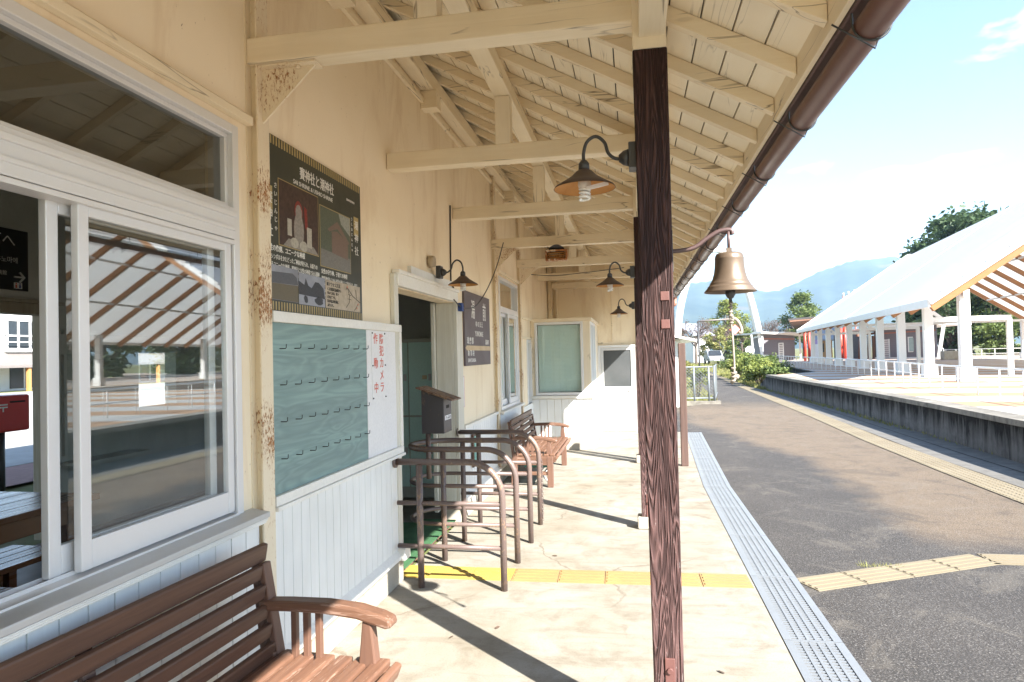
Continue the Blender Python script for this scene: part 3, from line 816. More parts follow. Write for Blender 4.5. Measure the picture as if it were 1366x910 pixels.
# big window near the camera: outer frame, fanlight, two sashes slid to the right
def win_frame(name, y0, y1, z0, z1, par, x=W, w=0.04, d0=-0.10, d1=0.015, mat=alu, tr=None):
    m = MB()
    m.box(x + d0, x + d1, y0, y0 + w, z0, z1); m.box(x + d0, x + d1, y1 - w, y1, z0, z1)
    m.box(x + d0, x + d1 - 0.001, y0 + w, y1 - w, z0, z0 + w); m.box(x + d0, x + d1 - 0.001, y0 + w, y1 - w, z1 - w, z1)
    if tr: m.box(x + d0, x + d1 + 0.004, y0 + w, y1 - w, tr[0], tr[1])
    return m.build(name, mat, par, 0.003)
def sash(y0, y1, z0, z1, x, par, st=0.045, bot=0.085, gl=glass, mat=alu):
    m = MB()
    m.box(x, x + 0.026, y0, y0 + st, z0, z1); m.box(x, x + 0.026, y1 - st, y1, z0, z1)
    m.box(x + 0.001, x + 0.025, y0 + st, y1 - st, z0, z0 + bot); m.box(x + 0.001, x + 0.025, y0 + st, y1 - st, z1 - st, z1)
    s = m.build('sash', mat, par, 0.003)
    MB().quad((x + 0.013, y0 + st, z0 + bot), (x + 0.013, y1 - st, z0 + bot), (x + 0.013, y1 - st, z1 - st), (x + 0.013, y0 + st, z1 - st)).build('pane', gl, par)
    return s
win = win_frame('window', 0.62, 2.50, 0.84, 2.47, bld, tr=(1.995, 2.125))
tm = MB().box(W - 0.09, W + 0.03, 0.66, 2.46, 2.085, 2.105).box(W - 0.09, W + 0.026, 0.66, 2.46, 2.03, 2.045).box(W - 0.05, W + 0.022, 0.66, 2.46, 1.975, 1.992)
tm.build('transom_rail', alu, win, 0.002)
MB().quad((W - 0.03, 0.66, 2.125), (W - 0.03, 2.46, 2.125), (W - 0.03, 2.46, 2.43), (W - 0.03, 0.66, 2.43)).build('fanlight_pane', glass_dk, win)
MB().box(W - 0.045, W - 0.008, 0.66, 2.46, 2.125, 2.145).box(W - 0.045, W - 0.008, 0.66, 2.46, 2.412, 2.43).box(W - 0.044, W - 0.009, 2.44, 2.46, 2.145, 2.412).build('fanlight_bead', alu, win, 0.002)
sash(1.695, 2.455, 0.898, 1.985, W - 0.022, win, 0.04, 0.085)
sash(1.625, 2.40, 0.898, 1.985, W - 0.062, win, 0.042, 0.085)
MB().box(W - 0.085, W + 0.02, 0.66, 2.46, 0.876, 0.89).box(W - 0.03, W - 0.025, 0.66, 2.46, 0.89, 0.902).box(W - 0.069, W - 0.064, 0.66, 2.46, 0.89, 0.902).build('track', alu, win, 0.001)
MB().prism([(W + 0.002, 0.4, 0.85), (W + 0.09, 0.4, 0.85), (W + 0.09, 0.4, 0.872), (W + 0.016, 0.4, 0.884), (W + 0.002, 0.4, 0.884)], (0, 2.17, 0)).build('sill', alu_d, win, 0.003)
MB().box(W + 0.022, W + 0.086, 0.4, 2.565, 0.842, 0.8485).box(W + 0.022, W + 0.082, 0.4, 2.565, 0.834, 0.8415).box(W + 0.022, W + 0.077, 0.4, 2.565, 0.826, 0.8335).build('apron', white_trim, win, 0.004)
MB().prism([(W + 0.002, 0.3, 2.50), (W + 0.036, 0.3, 2.50), (W + 0.036, 0.3, 2.535), (W + 0.002, 0.3, 2.56)], (0, 2.28, 0)).build('head_trim', cream_wood_y, win, 0.003)

# window beyond the station sign
win = win_frame('window', 7.93, 9.24, 0.83, 2.47, bld, tr=(2.03, 2.10))
MB().quad((W - 0.03, 7.97, 2.10), (W - 0.03, 9.2, 2.10), (W - 0.03, 9.2, 2.43), (W - 0.03, 7.97, 2.43)).build('fanlight_pane', glass_dk, win)
sash(7.97, 8.63, 0.87, 2.03, W - 0.06, win, 0.04, 0.07); sash(8.56, 9.20, 0.87, 2.03, W - 0.025, win, 0.04, 0.07)
MB().box(W - 0.135, W - 0.13, 7.9, 9.25, 0.85, 2.04).build('curtain', curtain, win)
MB().box(W + 0.002, W + 0.08, 7.72, 9.27, 0.80, 0.829).build('sill', white_trim, win, 0.003)
MB().box(W + 0.002, W + 0.035, 7.85, 9.275, 2.50, 2.54).build('head_trim', cream_wood_y, win, 0.003)

# narrow glazed door beside the bay
nd = MB().box(W - 0.09, W + 0.012, 10.0, 10.44, 0.02, 0.70).box(W - 0.09, W + 0.012, 10.0, 10.05, 0.70, 1.73).box(W - 0.09, W + 0.012, 10.39, 10.44, 0.70, 1.73).box(W - 0.09, W + 0.011, 10.05, 10.39, 1.68, 1.73)
nd = nd.build('door', alu, bld, 0.003)
MB().quad((W - 0.02, 10.05, 0.70), (W - 0.02, 10.39, 0.70), (W - 0.02, 10.39, 1.68), (W - 0.02, 10.05, 1.68)).build('pane', glass, nd)
MB().box(W - 0.12, W - 0.11, 10.0, 10.44, 0.3, 1.73).build('door_curtain', curtain, nd)
MB().box(W + 0.002, W + 0.03, 9.42, 10.43, 1.735, 1.765).box(W + 0.002, W + 0.04, 9.42, 10.43, 2.02, 2.06).build('head_trim', cream_wood_y, nd, 0.003)

# doorway: lintel, casing and jambs
dw = MB().box(W - 0.15, W + 0.045, 4.30, 5.86, 1.99, 2.075).box(W + 0.001, W + 0.06, 4.29, 5.87, 2.075, 2.10)
dw = dw.build('doorway', white_trim, bld, 0.005)
jamb_m = wood('weathered_white_jamb', (0.74, 0.72, 0.64), (0.62, 0.58, 0.49), 'z', 1.5, 0.6, 0.4, 0.6)
MB().box(W + 0.001, W + 0.032, 4.255, 4.335, 0.24, 2.07).build('casing', jamb_m, dw, 0.004)
MB().box(W - 0.20, W - 0.165, 5.80, 5.86, 0.1, 1.985).build('sliding_door_edge', jamb_m, dw, 0.004)
jm = MB().box(W - 0.16, W + 0.0, 5.838, 5.868, 0.165, 1.985)
jm.box(W + 0.001, W + 0.035, 5.838, 6.03, 0.165, 1.988)
jm.build('jamb', jamb_m, dw, 0.004)
MB().box(W - 0.04, W + 0.03, 4.62, 5.78, 2.103, 2.165).build('header_board', white_board, dw, 0.004)
MB().box(W - 0.16, W + 0.02, 5.86, 5.98, 0.0, 0.16).build('jamb_base', plinth_m, dw, 0.004)
MB().box(W - 0.30, W - 0.02, 4.36, 5.80, 0.002, 0.035).build('threshold', wood('worn_threshold', (0.20, 0.12, 0.08), (0.12, 0.07, 0.05), 'y'), dw, 0.004)

# bay with blind
BXR, BY0 = -0.665, 10.43
bay = thing('bay', None, None)
bay.parent = bld; bay.location = Vector((-1.1, 10.43, 0)) - bld.location
for k in ('label', 'category'):
    if k in bay: del bay[k]
bm_ = MB()
bm_.box(W + 0.002, BXR, BY0, 12.67, 0.2, 0.80)
bm_.box(W + 0.002, -1.535, BY0, BY0 + 0.1, 0.80, 2.0); bm_.box(-0.775, BXR, BY0, BY0 + 0.1, 0.80, 2.0)
bm_.box(BXR - 0.1, BXR, 11.7, 12.67, 0.80, 2.0)
bm_.build('bay_wall', cream_wood_z, bay, 0.003)
MB().box(W + 0.002, BXR + 0.03, BY0 - 0.03, 12.67, 2.0, 2.055).build('bay_roof', cream_wood, bay, 0.004)
MB().box(W + 0.002, BXR + 0.02, BY0 - 0.015, 12.675, 0.0, 0.2).build('bay_plinth', plinth_m, bay, 0.004)
d = MB(); x = W + 0.01
while x < BXR + 0.012:
    e = min(x + 0.115, BXR + 0.015); d.box(x + 0.002, e - 0.002, BY0 - 0.016, BY0 - 0.002, 0.205, 0.79); x += 0.115
y = BY0
while y < 12.62:
    d.box(BXR + 0.001, BXR + 0.014, y + 0.002, min(y + 0.113, 12.65), 0.205, 0.79); y += 0.115
d.build('bay_boards', white_board, bay, 0.002)
MB().box(W + 0.002, BXR + 0.045, BY0 - 0.045, BY0 + 0.03, 0.80, 0.845).box(BXR - 0.02, BXR + 0.044, BY0 + 0.03, 12.66, 0.80, 0.844).build('bay_sill', white_trim, bay, 0.004)
fm = MB()
X0, X1, Z0, Z1 = -1.535, -0.775, 0.85, 1.998
fm.box(X0, X0 + 0.04, BY0 - 0.02, BY0 + 0.05, Z0, Z1); fm.box(X1 - 0.04, X1, BY0 - 0.02, BY0 + 0.05, Z0, Z1)
fm.box(X0 + 0.04, X1 - 0.04, BY0 - 0.019, BY0 + 0.05, Z0, Z0 + 0.045); fm.box(X0 + 0.04, X1 - 0.04, BY0 - 0.019, BY0 + 0.05, Z1 - 0.04, Z1)
fm.build('bay_frame', alu, bay, 0.003)
fs = MB()
for a, b in ((BY0 + 0.10, BY0 + 0.15), (11.1, 11.15), (11.65, 11.7)): fs.box(BXR - 0.05, BXR + 0.012, a, b, 0.85, 1.998)
fs.box(BXR - 0.05, BXR + 0.011, BY0 + 0.15, 11.65, 0.85, 0.90); fs.box(BXR - 0.05, BXR + 0.011, BY0 + 0.15, 11.65, 1.95, 1.998)
fs.build('bay_side_frame', alu, bay, 0.003)
MB().quad((X0 + 0.04, BY0 + 0.012, Z0 + 0.045), (X1 - 0.04, BY0 + 0.012, Z0 + 0.045), (X1 - 0.04, BY0 + 0.012, Z1 - 0.04), (X0 + 0.04, BY0 + 0.012, Z1 - 0.04)).build('bay_pane', m_glass('bay_glass', (0.93, 0.96, 0.95), 1.2), bay)
MB().quad((BXR - 0.02, BY0 + 0.15, 0.9), (BXR - 0.02, 11.65, 0.9), (BXR - 0.02, 11.65, 1.95), (BXR - 0.02, BY0 + 0.15, 1.95)).build('bay_side_pane', glass, bay)
bl = MB(); z = Z0 + 0.06
while z < Z1 - 0.05:
    bl.prism([(X0 + 0.045, BY0 + 0.074, z - 0.004), (X1 - 0.045, BY0 + 0.074, z - 0.004), (X1 - 0.045, BY0 + 0.062, z + 0.0145), (X0 + 0.045, BY0 + 0.062, z + 0.0145)], (0, 0.001, 0.0008)); z += 0.0205
for xx in (-1.43, -1.155, -0.88): bl.box(xx, xx + 0.003, BY0 + 0.052, BY0 + 0.054, Z0 + 0.05, Z1 - 0.045)
bl.box(X0 + 0.045, X1 - 0.045, BY0 + 0.080, BY0 + 0.084, Z0 + 0.05, Z1 - 0.045)
bl.build('blind', blind_m, bay)
MB().box(BXR - 0.09, BXR - 0.085, BY0 + 0.12, 11.68, 0.86, 1.98).build('side_blind', blind_m, bay)

# white door in the end wall
ed = MB().box(-0.665, -0.625, 12.625, 12.678, 0.0, 1.635).box(0.0, 0.035, 12.625, 12.678, 0.0, 1.635).box(-0.625, 0.0, 12.626, 12.678, 1.595, 1.635)
ed = ed.build('end_door', alu, bld, 0.003)
MB().box(-0.62, -0.004, 12.64, 12.676, 0.03, 0.80).box(-0.62, -0.565, 12.64, 12.676, 0.80, 1.59).box(-0.06, -0.004, 12.64, 12.676, 0.80, 1.59).box(-0.565, -0.06, 12.641, 12.676, 1.54, 1.59).box(-0.565, -0.06, 12.641, 12.676, 0.80, 0.86).build('door_leaf', door_w, ed, 0.004)
MB().box(-0.563, -0.062, 12.655, 12.66, 0.862, 1.538).build('screen', net_m, ed)
MB().lathe([(0, 0.02), (0.018, 0.018), (0.022, 0.0), (0.012, -0.01)], (-0.09, 12.625, 0.78), 12).build('door_handle', alu_d, ed)
MB().box(-0.66, 0.03, 12.46, 12.62, 0.002, 0.02).build('doorstep', plinth_m, bld)

# ---------------------------------------------------------------- inside the waiting room
XB = -5.0
rm = MB().box(XB, W - TH - 0.001, -5, 7.6, -0.02, 0.0)
rm.build('room_floor', room_floor, kind='structure')
iw = MB()
def bseg(y0, y1, z0, z1): iw.box(XB - 0.14, XB, y0, y1, z0, z1)
bo = [(3.35, 4.98, 0.0, 1.94), (6.05, 6.62, 1.05, 1.62)]
bseg(-5, 3.35, 0, 3.9); bseg(3.35, 4.98, 1.94, 3.9); bseg(4.98, 6.05, 0, 3.9); bseg(6.05, 6.62, 0, 1.05); bseg(6.05, 6.62, 1.62, 3.9); bseg(6.62, 12.68, 0, 3.9)
iw.box(XB, W - TH - 0.001, 7.6, 7.7, 0, 3.2); iw.box(XB, W - TH - 0.001, -5.0, -4.9, 0, 3.9)
iw.build('room_wall', room_wall, bld)
MB().box(XB - 0.1, W - TH - 0.002, -4.9, 7.6, 3.05, 3.1).build('room_ceiling', room_ceiling, bld)
MB().box(XB - 0.14, W - TH, 12.68, 12.82, 0, 3.9).box(XB - 0.14, W - TH, -5.15, -5.0, 0, 3.9).build('gable_wall', plaster, bld)
idr = MB().box(XB - 0.15, XB + 0.02, 4.965, 5.045, 0, 2.0).box(XB - 0.16, XB + 0.04, 3.27, 3.345, 0, 2.0).box(XB - 0.16, XB + 0.021, 3.345, 4.965, 1.945, 2.03).box(XB + 0.001, XB + 0.06, 3.2, 5.1, 2.031, 2.06)
idr.build('inner_door_frame', wood('old_inner_frame', (0.42, 0.38, 0.29), (0.33, 0.28, 0.2), 'z'), bld, 0.004)
MB().box(XB + 0.001, XB + 0.03, 5.11, 7.5, 1.78, 1.82).box(XB + 0.001, XB + 0.03, 5.11, 5.16, 0.7, 1.55).box(XB + 0.001, XB + 0.03, 5.11, 5.7, 1.55, 1.6).box(XB + 0.002, XB + 0.25, 5.08, 5.9, 0.62, 0.65).build('inner_trim', room_wall, bld, 0.003)

sg = thing('direction_sign', 'black sign with white arrow and toilet symbols high on the waiting room wall', 'sign', (XB + 0.01, 4.3, 2.38))
MB().box(XB + 0.003, XB + 0.018, 3.55, 4.775, 2.13, 2.63).build('panel', sign_black, sg, 0.002)
t = MB()
t.text('この町へ', 0.125, (XB + 0.0195, 4.66, 2.49), align='RIGHT')
t.text('Yunomae town', 0.05, (XB + 0.0195, 4.50, 2.43), align='RIGHT')
t.text('湯前 / 유노마에', 0.055, (XB + 0.0195, 4.68, 2.355), align='RIGHT')
t.text('まんが美術館', 0.04, (XB + 0.0195, 4.58, 2.25), align='RIGHT')
zc = 2.24
t.bar((XB + 0.02, 4.64, zc), (XB + 0.02, 4.725, zc), 0.012, 0.016, (1, 0, 0)); t.bar((XB + 0.02, 4.69, zc + 0.04), (XB + 0.02, 4.735, zc - 0.003), 0.012, 0.017, (1, 0, 0)); t.bar((XB + 0.02, 4.69, zc - 0.04), (XB + 0.02, 4.735, zc + 0.003), 0.012, 0.017, (1, 0, 0))
t.box(XB + 0.0185, XB + 0.0205, 4.64, 4.715, 2.145, 2.195)
t.build('lettering', ink_white, sg)
MB().box(XB + 0.0208, XB + 0.0218, 4.652, 4.668, 2.15, 2.176).lathe([(0, .008), (.007, 0), (0, -.008)], (XB + 0.0215, 4.66, 2.185), 10).build('pictogram', ink_red, sg)
MB().box(XB + 0.0208, XB + 0.0218, 4.686, 4.702, 2.15, 2.176).lathe([(0, .008), (.007, 0), (0, -.008)], (XB + 0.0215, 4.694, 2.185), 10).build('pictogram', simple('blue_ink', (0.05, 0.08, 0.3), bump=0), sg)

tb = thing('table', 'varnished brown wooden table inside the open station window', 'table', (-3.7, 2.7, 0))
m = MB()
for i in range(6):
    m.box(-4.2 + i * 0.163, -4.2 + (i + 1) * 0.163 - 0.003, 1.6, 3.57, 0.685, 0.72)
m.build('table_top', table_m, tb, 0.004)
for lx in (-4.12, -3.30):
    for ly in (1.7, 3.42):
        MB().box(lx - 0.04, lx + 0.04, ly - 0.06, ly + 0.06, 0.0, 0.684).build('leg', table_m, tb, 0.004)
MB().box(-3.30, -3.26, 1.7, 3.5, 0.58, 0.684).box(-4.16, -4.12, 1.7, 3.5, 0.58, 0.684).build('apron', table_m, tb, 0.004)
def stool(x, y, lab):
    s = thing('stool', lab, 'stool', (x, y, 0), 'slatted stools in the waiting room')
    m = MB()
    for i in range(4): m.box(x - 0.2 + i * 0.1, x - 0.105 + i * 0.1, y - 0.25, y + 0.25, 0.39, 0.42)
    m.build('seat', table_m, s, 0.003)
    for a in (-.17, .17):
        for b in (-.2, .2): MB().box(x + a - .025, x + a + .025, y + b - .025, y + b + .025, 0, 0.389).build('leg', table_m, s)
stool(-3.55, 3.22, 'slatted brown stool tucked under the far end of the table')
stool(-3.05, 2.55, 'slatted brown stool in front of the table nearest the window')

lk = thing('locker', 'pale green steel lockers inside the dark doorway', 'lockers', (-2.3, 6.95, 0))
MB().box(-2.95, -1.78, 6.86, 7.3, 0.0, 1.70).build('body', locker_f, lk, 0.004)
for i, xa in enumerate((-2.93, -2.655, -2.38, -2.085)):
    xb = xa + (0.262 if i < 3 else 0.285)
    for z0, z1 in ((0.12, 0.86), (0.88, 1.66)):
        dr = MB().box(xa, xb, 6.845, 6.859, z0, z1).build('locker_door', locker_m, lk, 0.003)
        MB().box(xb - 0.04, xb - 0.012, 6.83, 6.8445, (z0 + z1) / 2 - 0.02, (z0 + z1) / 2 + 0.05).build('handle', alu_d, dr)
        MB().box(xb - 0.11, xb - 0.06, 6.84, 6.8445, (z0 + z1) / 2 - 0.005, (z0 + z1) / 2 + 0.035).build('number_plate', ink_tan, dr)
MB().box(-2.9, W - 0.31, 4.40, 5.76, 0.002, 0.018).box(W - 0.30, W + 0.0, 4.40, 5.78, 0.0355, 0.047).build('floor_mat', mat_g, None, label='green artificial turf mat in the station doorway', cat='door mat')
# passage sides behind the doorway
MB().box(-1.76, -1.745, 5.95, 7.59, 0.0, 3.04).build('passage_panel', white_board, bld)

# ================================================================= THINGS ON THE WALL
# shrine poster
PX = W + 0.012
ps = thing('poster', 'dark green shrine poster with photographs, map and gold striped edges', 'poster', (PX, 3.2, 2.1))
py0, py1, pz0, pz1 = 2.695, 3.757, 1.727, 2.527
MB().box(W + 0.002, PX, py0, py1, pz0, pz1).build('panel', poster_m, ps)
for za, zb in ((pz1 - 0.042, pz1 - 0.002), (pz0 + 0.002, pz0 + 0.042)):
    t = MB(); pitch = 0.0245; y = py0 + 0.006
    while y < py1 - 0.012:
        t.box(PX - 0.001, PX + 0.001, y, y + 0.0115, za, zb); y += pitch
    t.build('striped_edge', ink_gold, ps)
t = MB()
t.box(PX - 0.001, PX + 0.001, 2.70, 2.762, 2.16, 2.29); t.box(PX - 0.001, PX + 0.001, 3.655, 3.72, 2.22, 2.33)
for (a, b, c, d) in ((2.817, 3.205, 2.035, 2.338), (3.228, 3.60, 1.99, 2.305)):
    t.box(PX - 0.001, PX + 0.0008, a - 0.004, b + 0.004, c - 0.004, d + 0.004)
t.build('gold_trim', ink_gold, ps)
t = MB()
t.text('賽神社と潮神社', 0.066, (PX + 0.0005, 3.02, 2.395), sx=0.82, bold=0.0006)
t.text('SAI SHRINE & USHIO SHRINE', 0.030, (PX + 0.0005, 2.955, 2.352), sx=1.12)
t.text('賽\n神\n社', 0.06, (PX + 0.0015, 2.703, 2.215), line=1.25)
t.text('さ\nい\nじ\nん\nじ\nゃ', 0.029, (PX + 0.0005, 2.776, 2.29), line=1.35)
t.text('う\nし\nお\nじ\nん\nじ\nゃ', 0.022, (PX + 0.0005, 3.617, 2.30), line=1.35)
t.text('潮\n神\n社', 0.056, (PX + 0.0015, 3.66, 2.262), line=1.35)
t.text('湯前町教育委員会', 0.014, (PX + 0.0005, 3.56, 2.405))
t.text('男性の像側、ユニークな神様', 0.032, (PX + 0.0005, 2.705, 2.0), sx=0.85, bold=0.0004)
for i, s in enumerate(('男のシンボルをかたどったご神体が祀られ、木彫りの', 'られるユニークな神様。賽神社と女性の神様である潮神', 'で参拝、祈願すると、夫婦円満や子孫繁栄にご利益が', 'ます。ぜひなかよく一緒に両社をめぐり神社参拝を。')):
    t.text(s, 0.0275, (PX + 0.0005, 2.702, 1.962 - i * 0.0355), sx=0.74)
t.text('女性の守り神、子育ての神様', 0.029, (PX + 0.0005, 3.232, 1.952), sx=0.85, bold=0.0004)
for i, s in enumerate(('御祭神が古くからお乳の神として崇められ、布で', 'できた乳房を奉納する風習がいまも残ります。', 'いわれを守る地元の人々に親しまれ、子宝と', '安産を願う参拝の人が訪れています。')):
    t.text(s, 0.0265, (PX + 0.0005, 3.235, 1.915 - i * 0.031), sx=0.78)
t.build('lettering', ink_white, ps)
def flat(m, pts, off): m.add([(PX + off, a, b) for a, b in pts], [tuple(range(len(pts)))])
def blob(m, cy, cz, ry, rz_, off, n=14, jag=0.0):
    flat(m, [(cy + ry * math.cos(2 * math.pi * k / n) * (1 + random.uniform(-jag, jag)), cz + rz_ * math.sin(2 * math.pi * k / n) * (1 + random.uniform(-jag, jag))) for k in range(n)], off)
def pc(n, c, s=20, c2=None): return simple('print_' + n, c, c2 or tuple(q * .55 for q in c), s * 3.0, rough=0.4, bump=0, fine=400, grain=0.5)
def picture(y0, y1, z0, z1, c, c2):
    m = MB(); flat(m, [(y0, z0), (y1, z0), (y1, z1), (y0, z1)], 0.0012)
    return m.build('photograph', c, ps)
p1 = picture(2.817, 3.205, 2.035, 2.338, pc('dark_red', (0.055, 0.022, 0.018), 14, (0.02, 0.012, 0.012)), 0)
m = MB(); blob(m, 3.0, 2.13, 0.05, 0.085, 0.0022); blob(m, 3.0, 2.215, 0.032, 0.04, 0.0024); flat(m, [(2.85, 2.036), (3.2, 2.036), (3.15, 2.07), (2.9, 2.075)], 0.002); m.build('figure', pc('stone', (0.33, 0.30, 0.27), 30), p1)
m = MB(); blob(m, 3.0, 2.222, 0.040, 0.052, 0.0018); flat(m, [(3.065, 2.15), (3.09, 2.15), (3.085, 2.25), (3.055, 2.26)], 0.0018); m.build('red_hood', pc('red', (0.28, 0.022, 0.016), 30, (0.14, 0.016, 0.014)), p1)
m = MB(); blob(m, 2.955, 2.062, 0.04, 0.025, 0.0028); blob(m, 3.045, 2.058, 0.04, 0.026, 0.0028); flat(m, [(2.89, 2.09), (2.93, 2.09), (2.93, 2.17), (2.89, 2.17)], 0.0026); flat(m, [(3.08, 2.06), (3.13, 2.06), (3.13, 2.16), (3.08, 2.16)], 0.0026); m.build('offering', pc('offwhite', (0.52, 0.49, 0.42)), p1)
p2 = picture(3.228, 3.60, 1.99, 2.305, pc('forest', (0.05, 0.07, 0.045), 26, (0.13, 0.15, 0.11)), 0)
m = MB(); flat(m, [(3.229, 1.991), (3.599, 1.991), (3.599, 2.07), (3.229, 2.08)], 0.0018); m.build('gravel', pc('gravel', (0.22, 0.215, 0.2), 60), p2)
m = MB(); flat(m, [(3.36, 2.075), (3.565, 2.06), (3.565, 2.16), (3.43, 2.2), (3.36, 2.19)], 0.002); flat(m, [(3.31, 2.195), (3.43, 2.255), (3.585, 2.16), (3.57, 2.148), (3.43, 2.215), (3.33, 2.185)], 0.0024); m.build('hall', pc('hall', (0.14, 0.085, 0.065), 40, (0.22, 0.16, 0.13)), p2)
m = MB(); flat(m, [(3.48, 2.25), (3.599, 2.2), (3.599, 2.304), (3.45, 2.304)], 0.0016); m.build('gap_of_sky', pc('skygap', (0.36, 0.38, 0.34), 30), p2)
p3 = picture(2.70, 2.985, 1.777, 1.935, pc('dusk', (0.34, 0.36, 0.42), 3), 0)
m = MB(); flat(m, [(2.701, 1.778), (2.984, 1.778), (2.984, 1.858), (2.701, 1.85)], 0.0018); m.build('meadow', pc('meadow', (0.10, 0.085, 0.05), 30, (0.16, 0.13, 0.08)), p3)
m = MB(); flat(m, [(2.701, 1.85), (2.984, 1.86), (2.97, 1.895), (2.93, 1.912), (2.8, 1.905), (2.701, 1.9)], 0.0022); m.build('roofline', pc('roofs', (0.055, 0.06, 0.075), 50, (0.12, 0.13, 0.15)), p3)
p4 = picture(2.99, 3.268, 1.772, 1.925, pc('dusk', (0.37, 0.39, 0.46), 3), 0)
m = MB(); flat(m, [(2.991, 1.82), (3.267, 1.815), (3.25, 1.87), (3.2, 1.895), (3.16, 1.895), (3.12, 1.86), (3.085, 1.87), (3.06, 1.905), (3.045, 1.87), (2.991, 1.885)], 0.0018); blob(m, 3.06, 1.8, 0.02, 0.02, 0.0018, 9, .2); blob(m, 3.2, 1.8, 0.045, 0.022, 0.0018, 11, .2); m.build('lakeside_trees', pc('lakeside', (0.03, 0.036, 0.05), 40), p4)
p5 = picture(3.275, 3.725, 1.772, 1.922, pc('map_beige', (0.55, 0.46, 0.34), 6), 0)
m = MB()
m.text('■アクセス方法', 0.024, (PX + 0.0018, 3.29, 1.892))
for i, s in enumerate(('くま川鉄道湯前駅から', '歩いて15分、車で', '5分ほどです。', '駐車場は神社横に', 'あります。')): m.text(s, 0.019, (PX + 0.0018, 3.295, 1.868 - i * 0.0215), sx=0.9)
m.build('map_text', ink_black, p5)
m = MB()
for pts, w in (([(3.53, 1.89), (3.545, 1.905), (3.62, 1.86), (3.72, 1.83)], 0.004), ([(3.55, 1.9), (3.575, 1.86), (3.57, 1.82), (3.53, 1.79)], 0.003), ([(3.66, 1.9), (3.675, 1.85)], 0.002), ([(3.69, 1.82), (3.665, 1.795), (3.64, 1.78)], 0.003), ([(3.56, 1.865), (3.6, 1.862)], 0.0025), ([(3.55, 1.84), (3.6, 1.838)], 0.0025)):
    for a, b in zip(pts[:-1], pts[1:]): m.bar((PX + 0.002, a[0], a[1]), (PX + 0.002, b[0], b[1]), 0.0008, w, (1, 0, 0)) if False else m.bar((PX + 0.002, a[0], a[1]), (PX + 0.002, b[0], b[1]), w, 0.0008, (1, 0, 0))
m.build('map_drawing', ink_black, p5)
m = MB(); blob(m, 3.545, 1.906, .006, .006, 0.003); blob(m, 3.69, 1.817, .006, .006, 0.003); blob(m, 3.675, 1.795, .006, .006, 0.003); m.build('map_marker', ink_red, p5)

# notice board with hooks
NB = W + 0.035
nb = thing('notice_board', 'white framed notice board with green wood sheet and rows of small hooks', 'notice board', (NB, 3.5, 1.3))
ny0, ny1, nz0, nz1 = 2.70, 4.345, 0.858, 1.722
MB().box(W + 0.003, NB - 0.012, ny0, ny1, nz0, nz1).build('backing', white_trim, nb)
fr = MB().box(W + 0.004, NB + 0.012, ny0, ny1, nz1 - 0.05, nz1 + 0.0).box(W + 0.004, NB + 0.012, ny0, ny1, nz0, nz0 + 0.045).box(W + 0.004, NB + 0.011, ny1 - 0.042, ny1 - 0.001, nz0 + 0.045, nz1 - 0.05)
fr.box(W + 0.004, NB + 0.02, ny0, ny1 + 0.01, nz0 - 0.02, nz0 - 0.001)
fr.build('frame', white_trim, nb, 0.004)
green = MB().box(NB - 0.0118, NB - 0.006, ny0 + 0.002, 3.765, nz0 + 0.046, nz1 - 0.051).build('green_sheet', m_greenboard(), nb)
MB().box(NB - 0.0118, NB - 0.0045, 3.768, ny1 - 0.043, nz0 + 0.046, nz1 - 0.051).build('white_sheet', paper, nb)
hk0 = None
for r_ in range(4):
    for c_ in range(8):
        y = 2.775 + c_ * 0.1345; z = 1.555 - r_ * 0.166 + random.uniform(-.002, .002)
        if hk0 is None:
            h = MB().tube([(NB - 0.006, y, z), (NB + 0.022, y, z), (NB + 0.026, y, z + 0.004), (NB + 0.027, y, z + 0.02)], 0.0022, 6)
            hk0 = h.build('hook', iron, green, loc=(NB - nb.location.x, y - nb.location.y, z - nb.location.z)); base = (y, z)
        else:
            o = hk0.copy(); COL.objects.link(o); o.location = hk0.location + Vector((0, y - base[0], z - base[1]))
ns = thing('paper_notice', 'white paper security notice with red characters on the notice board', 'notice', (NB, 4.0, 1.5))
MB().box(NB - 0.0042, NB - 0.002, 3.84, 4.065, 1.245, 1.665).build('sheet', paper, ns)
MB().text('防\n犯\nカ\nメ\nラ', 0.07, (NB - 0.0015, 3.963, 1.595), line=1.08, bold=0.0008).text('作\n\n動\n\n中', 0.07, (NB - 0.0015, 3.868, 1.595), line=1.08, bold=0.0008).build('lettering', ink_red, ns)
pn = MB()
for a in (3.85, 4.055):
    for b in (1.255, 1.455, 1.655): pn.lathe([(0, 0.006), (0.006, 0.0), (0, -0.006)], (NB, a, b), 8)
pn.build('pin', iron, ns)

# station name sign
SX = W + 0.022
st = thing('station_sign', 'purple brown station name board with white lettering and pale arrow', 'station sign', (SX, 6.7, 1.77))
MB().box(W + 0.002, SX, 6.18, 7.305, 1.404, 2.132).build('panel', sign_purple, st, 0.003)
t = MB()
t.text('湯', 0.20, (SX + 0.001, 6.44, 1.89), sx=0.8, bold=0.002); t.text('前', 0.20, (SX + 0.001, 6.95, 1.89), sx=0.8, bold=0.002)
t.text('ゆ の ま え', 0.068, (SX + 0.001, 6.78, 1.80), align='CENTER', bold=0.001)
t.text('YUNOMAE', 0.075, (SX + 0.001, 6.77, 1.70), align='CENTER', bold=0.001)
t.text('球 磨 郡', 0.075, (SX + 0.001, 6.25, 1.622), bold=0.001); t.text('湯前町', 0.06, (SX + 0.001, 7.05, 1.622), bold=0.0006)
t.text('新 鶴 羽', 0.075, (SX + 0.001, 6.27, 1.505), bold=0.001); t.text('SHINTSURUBA', 0.05, (SX + 0.001, 6.27, 1.44), bold=0.0006)
t.build('lettering', ink_white, st)
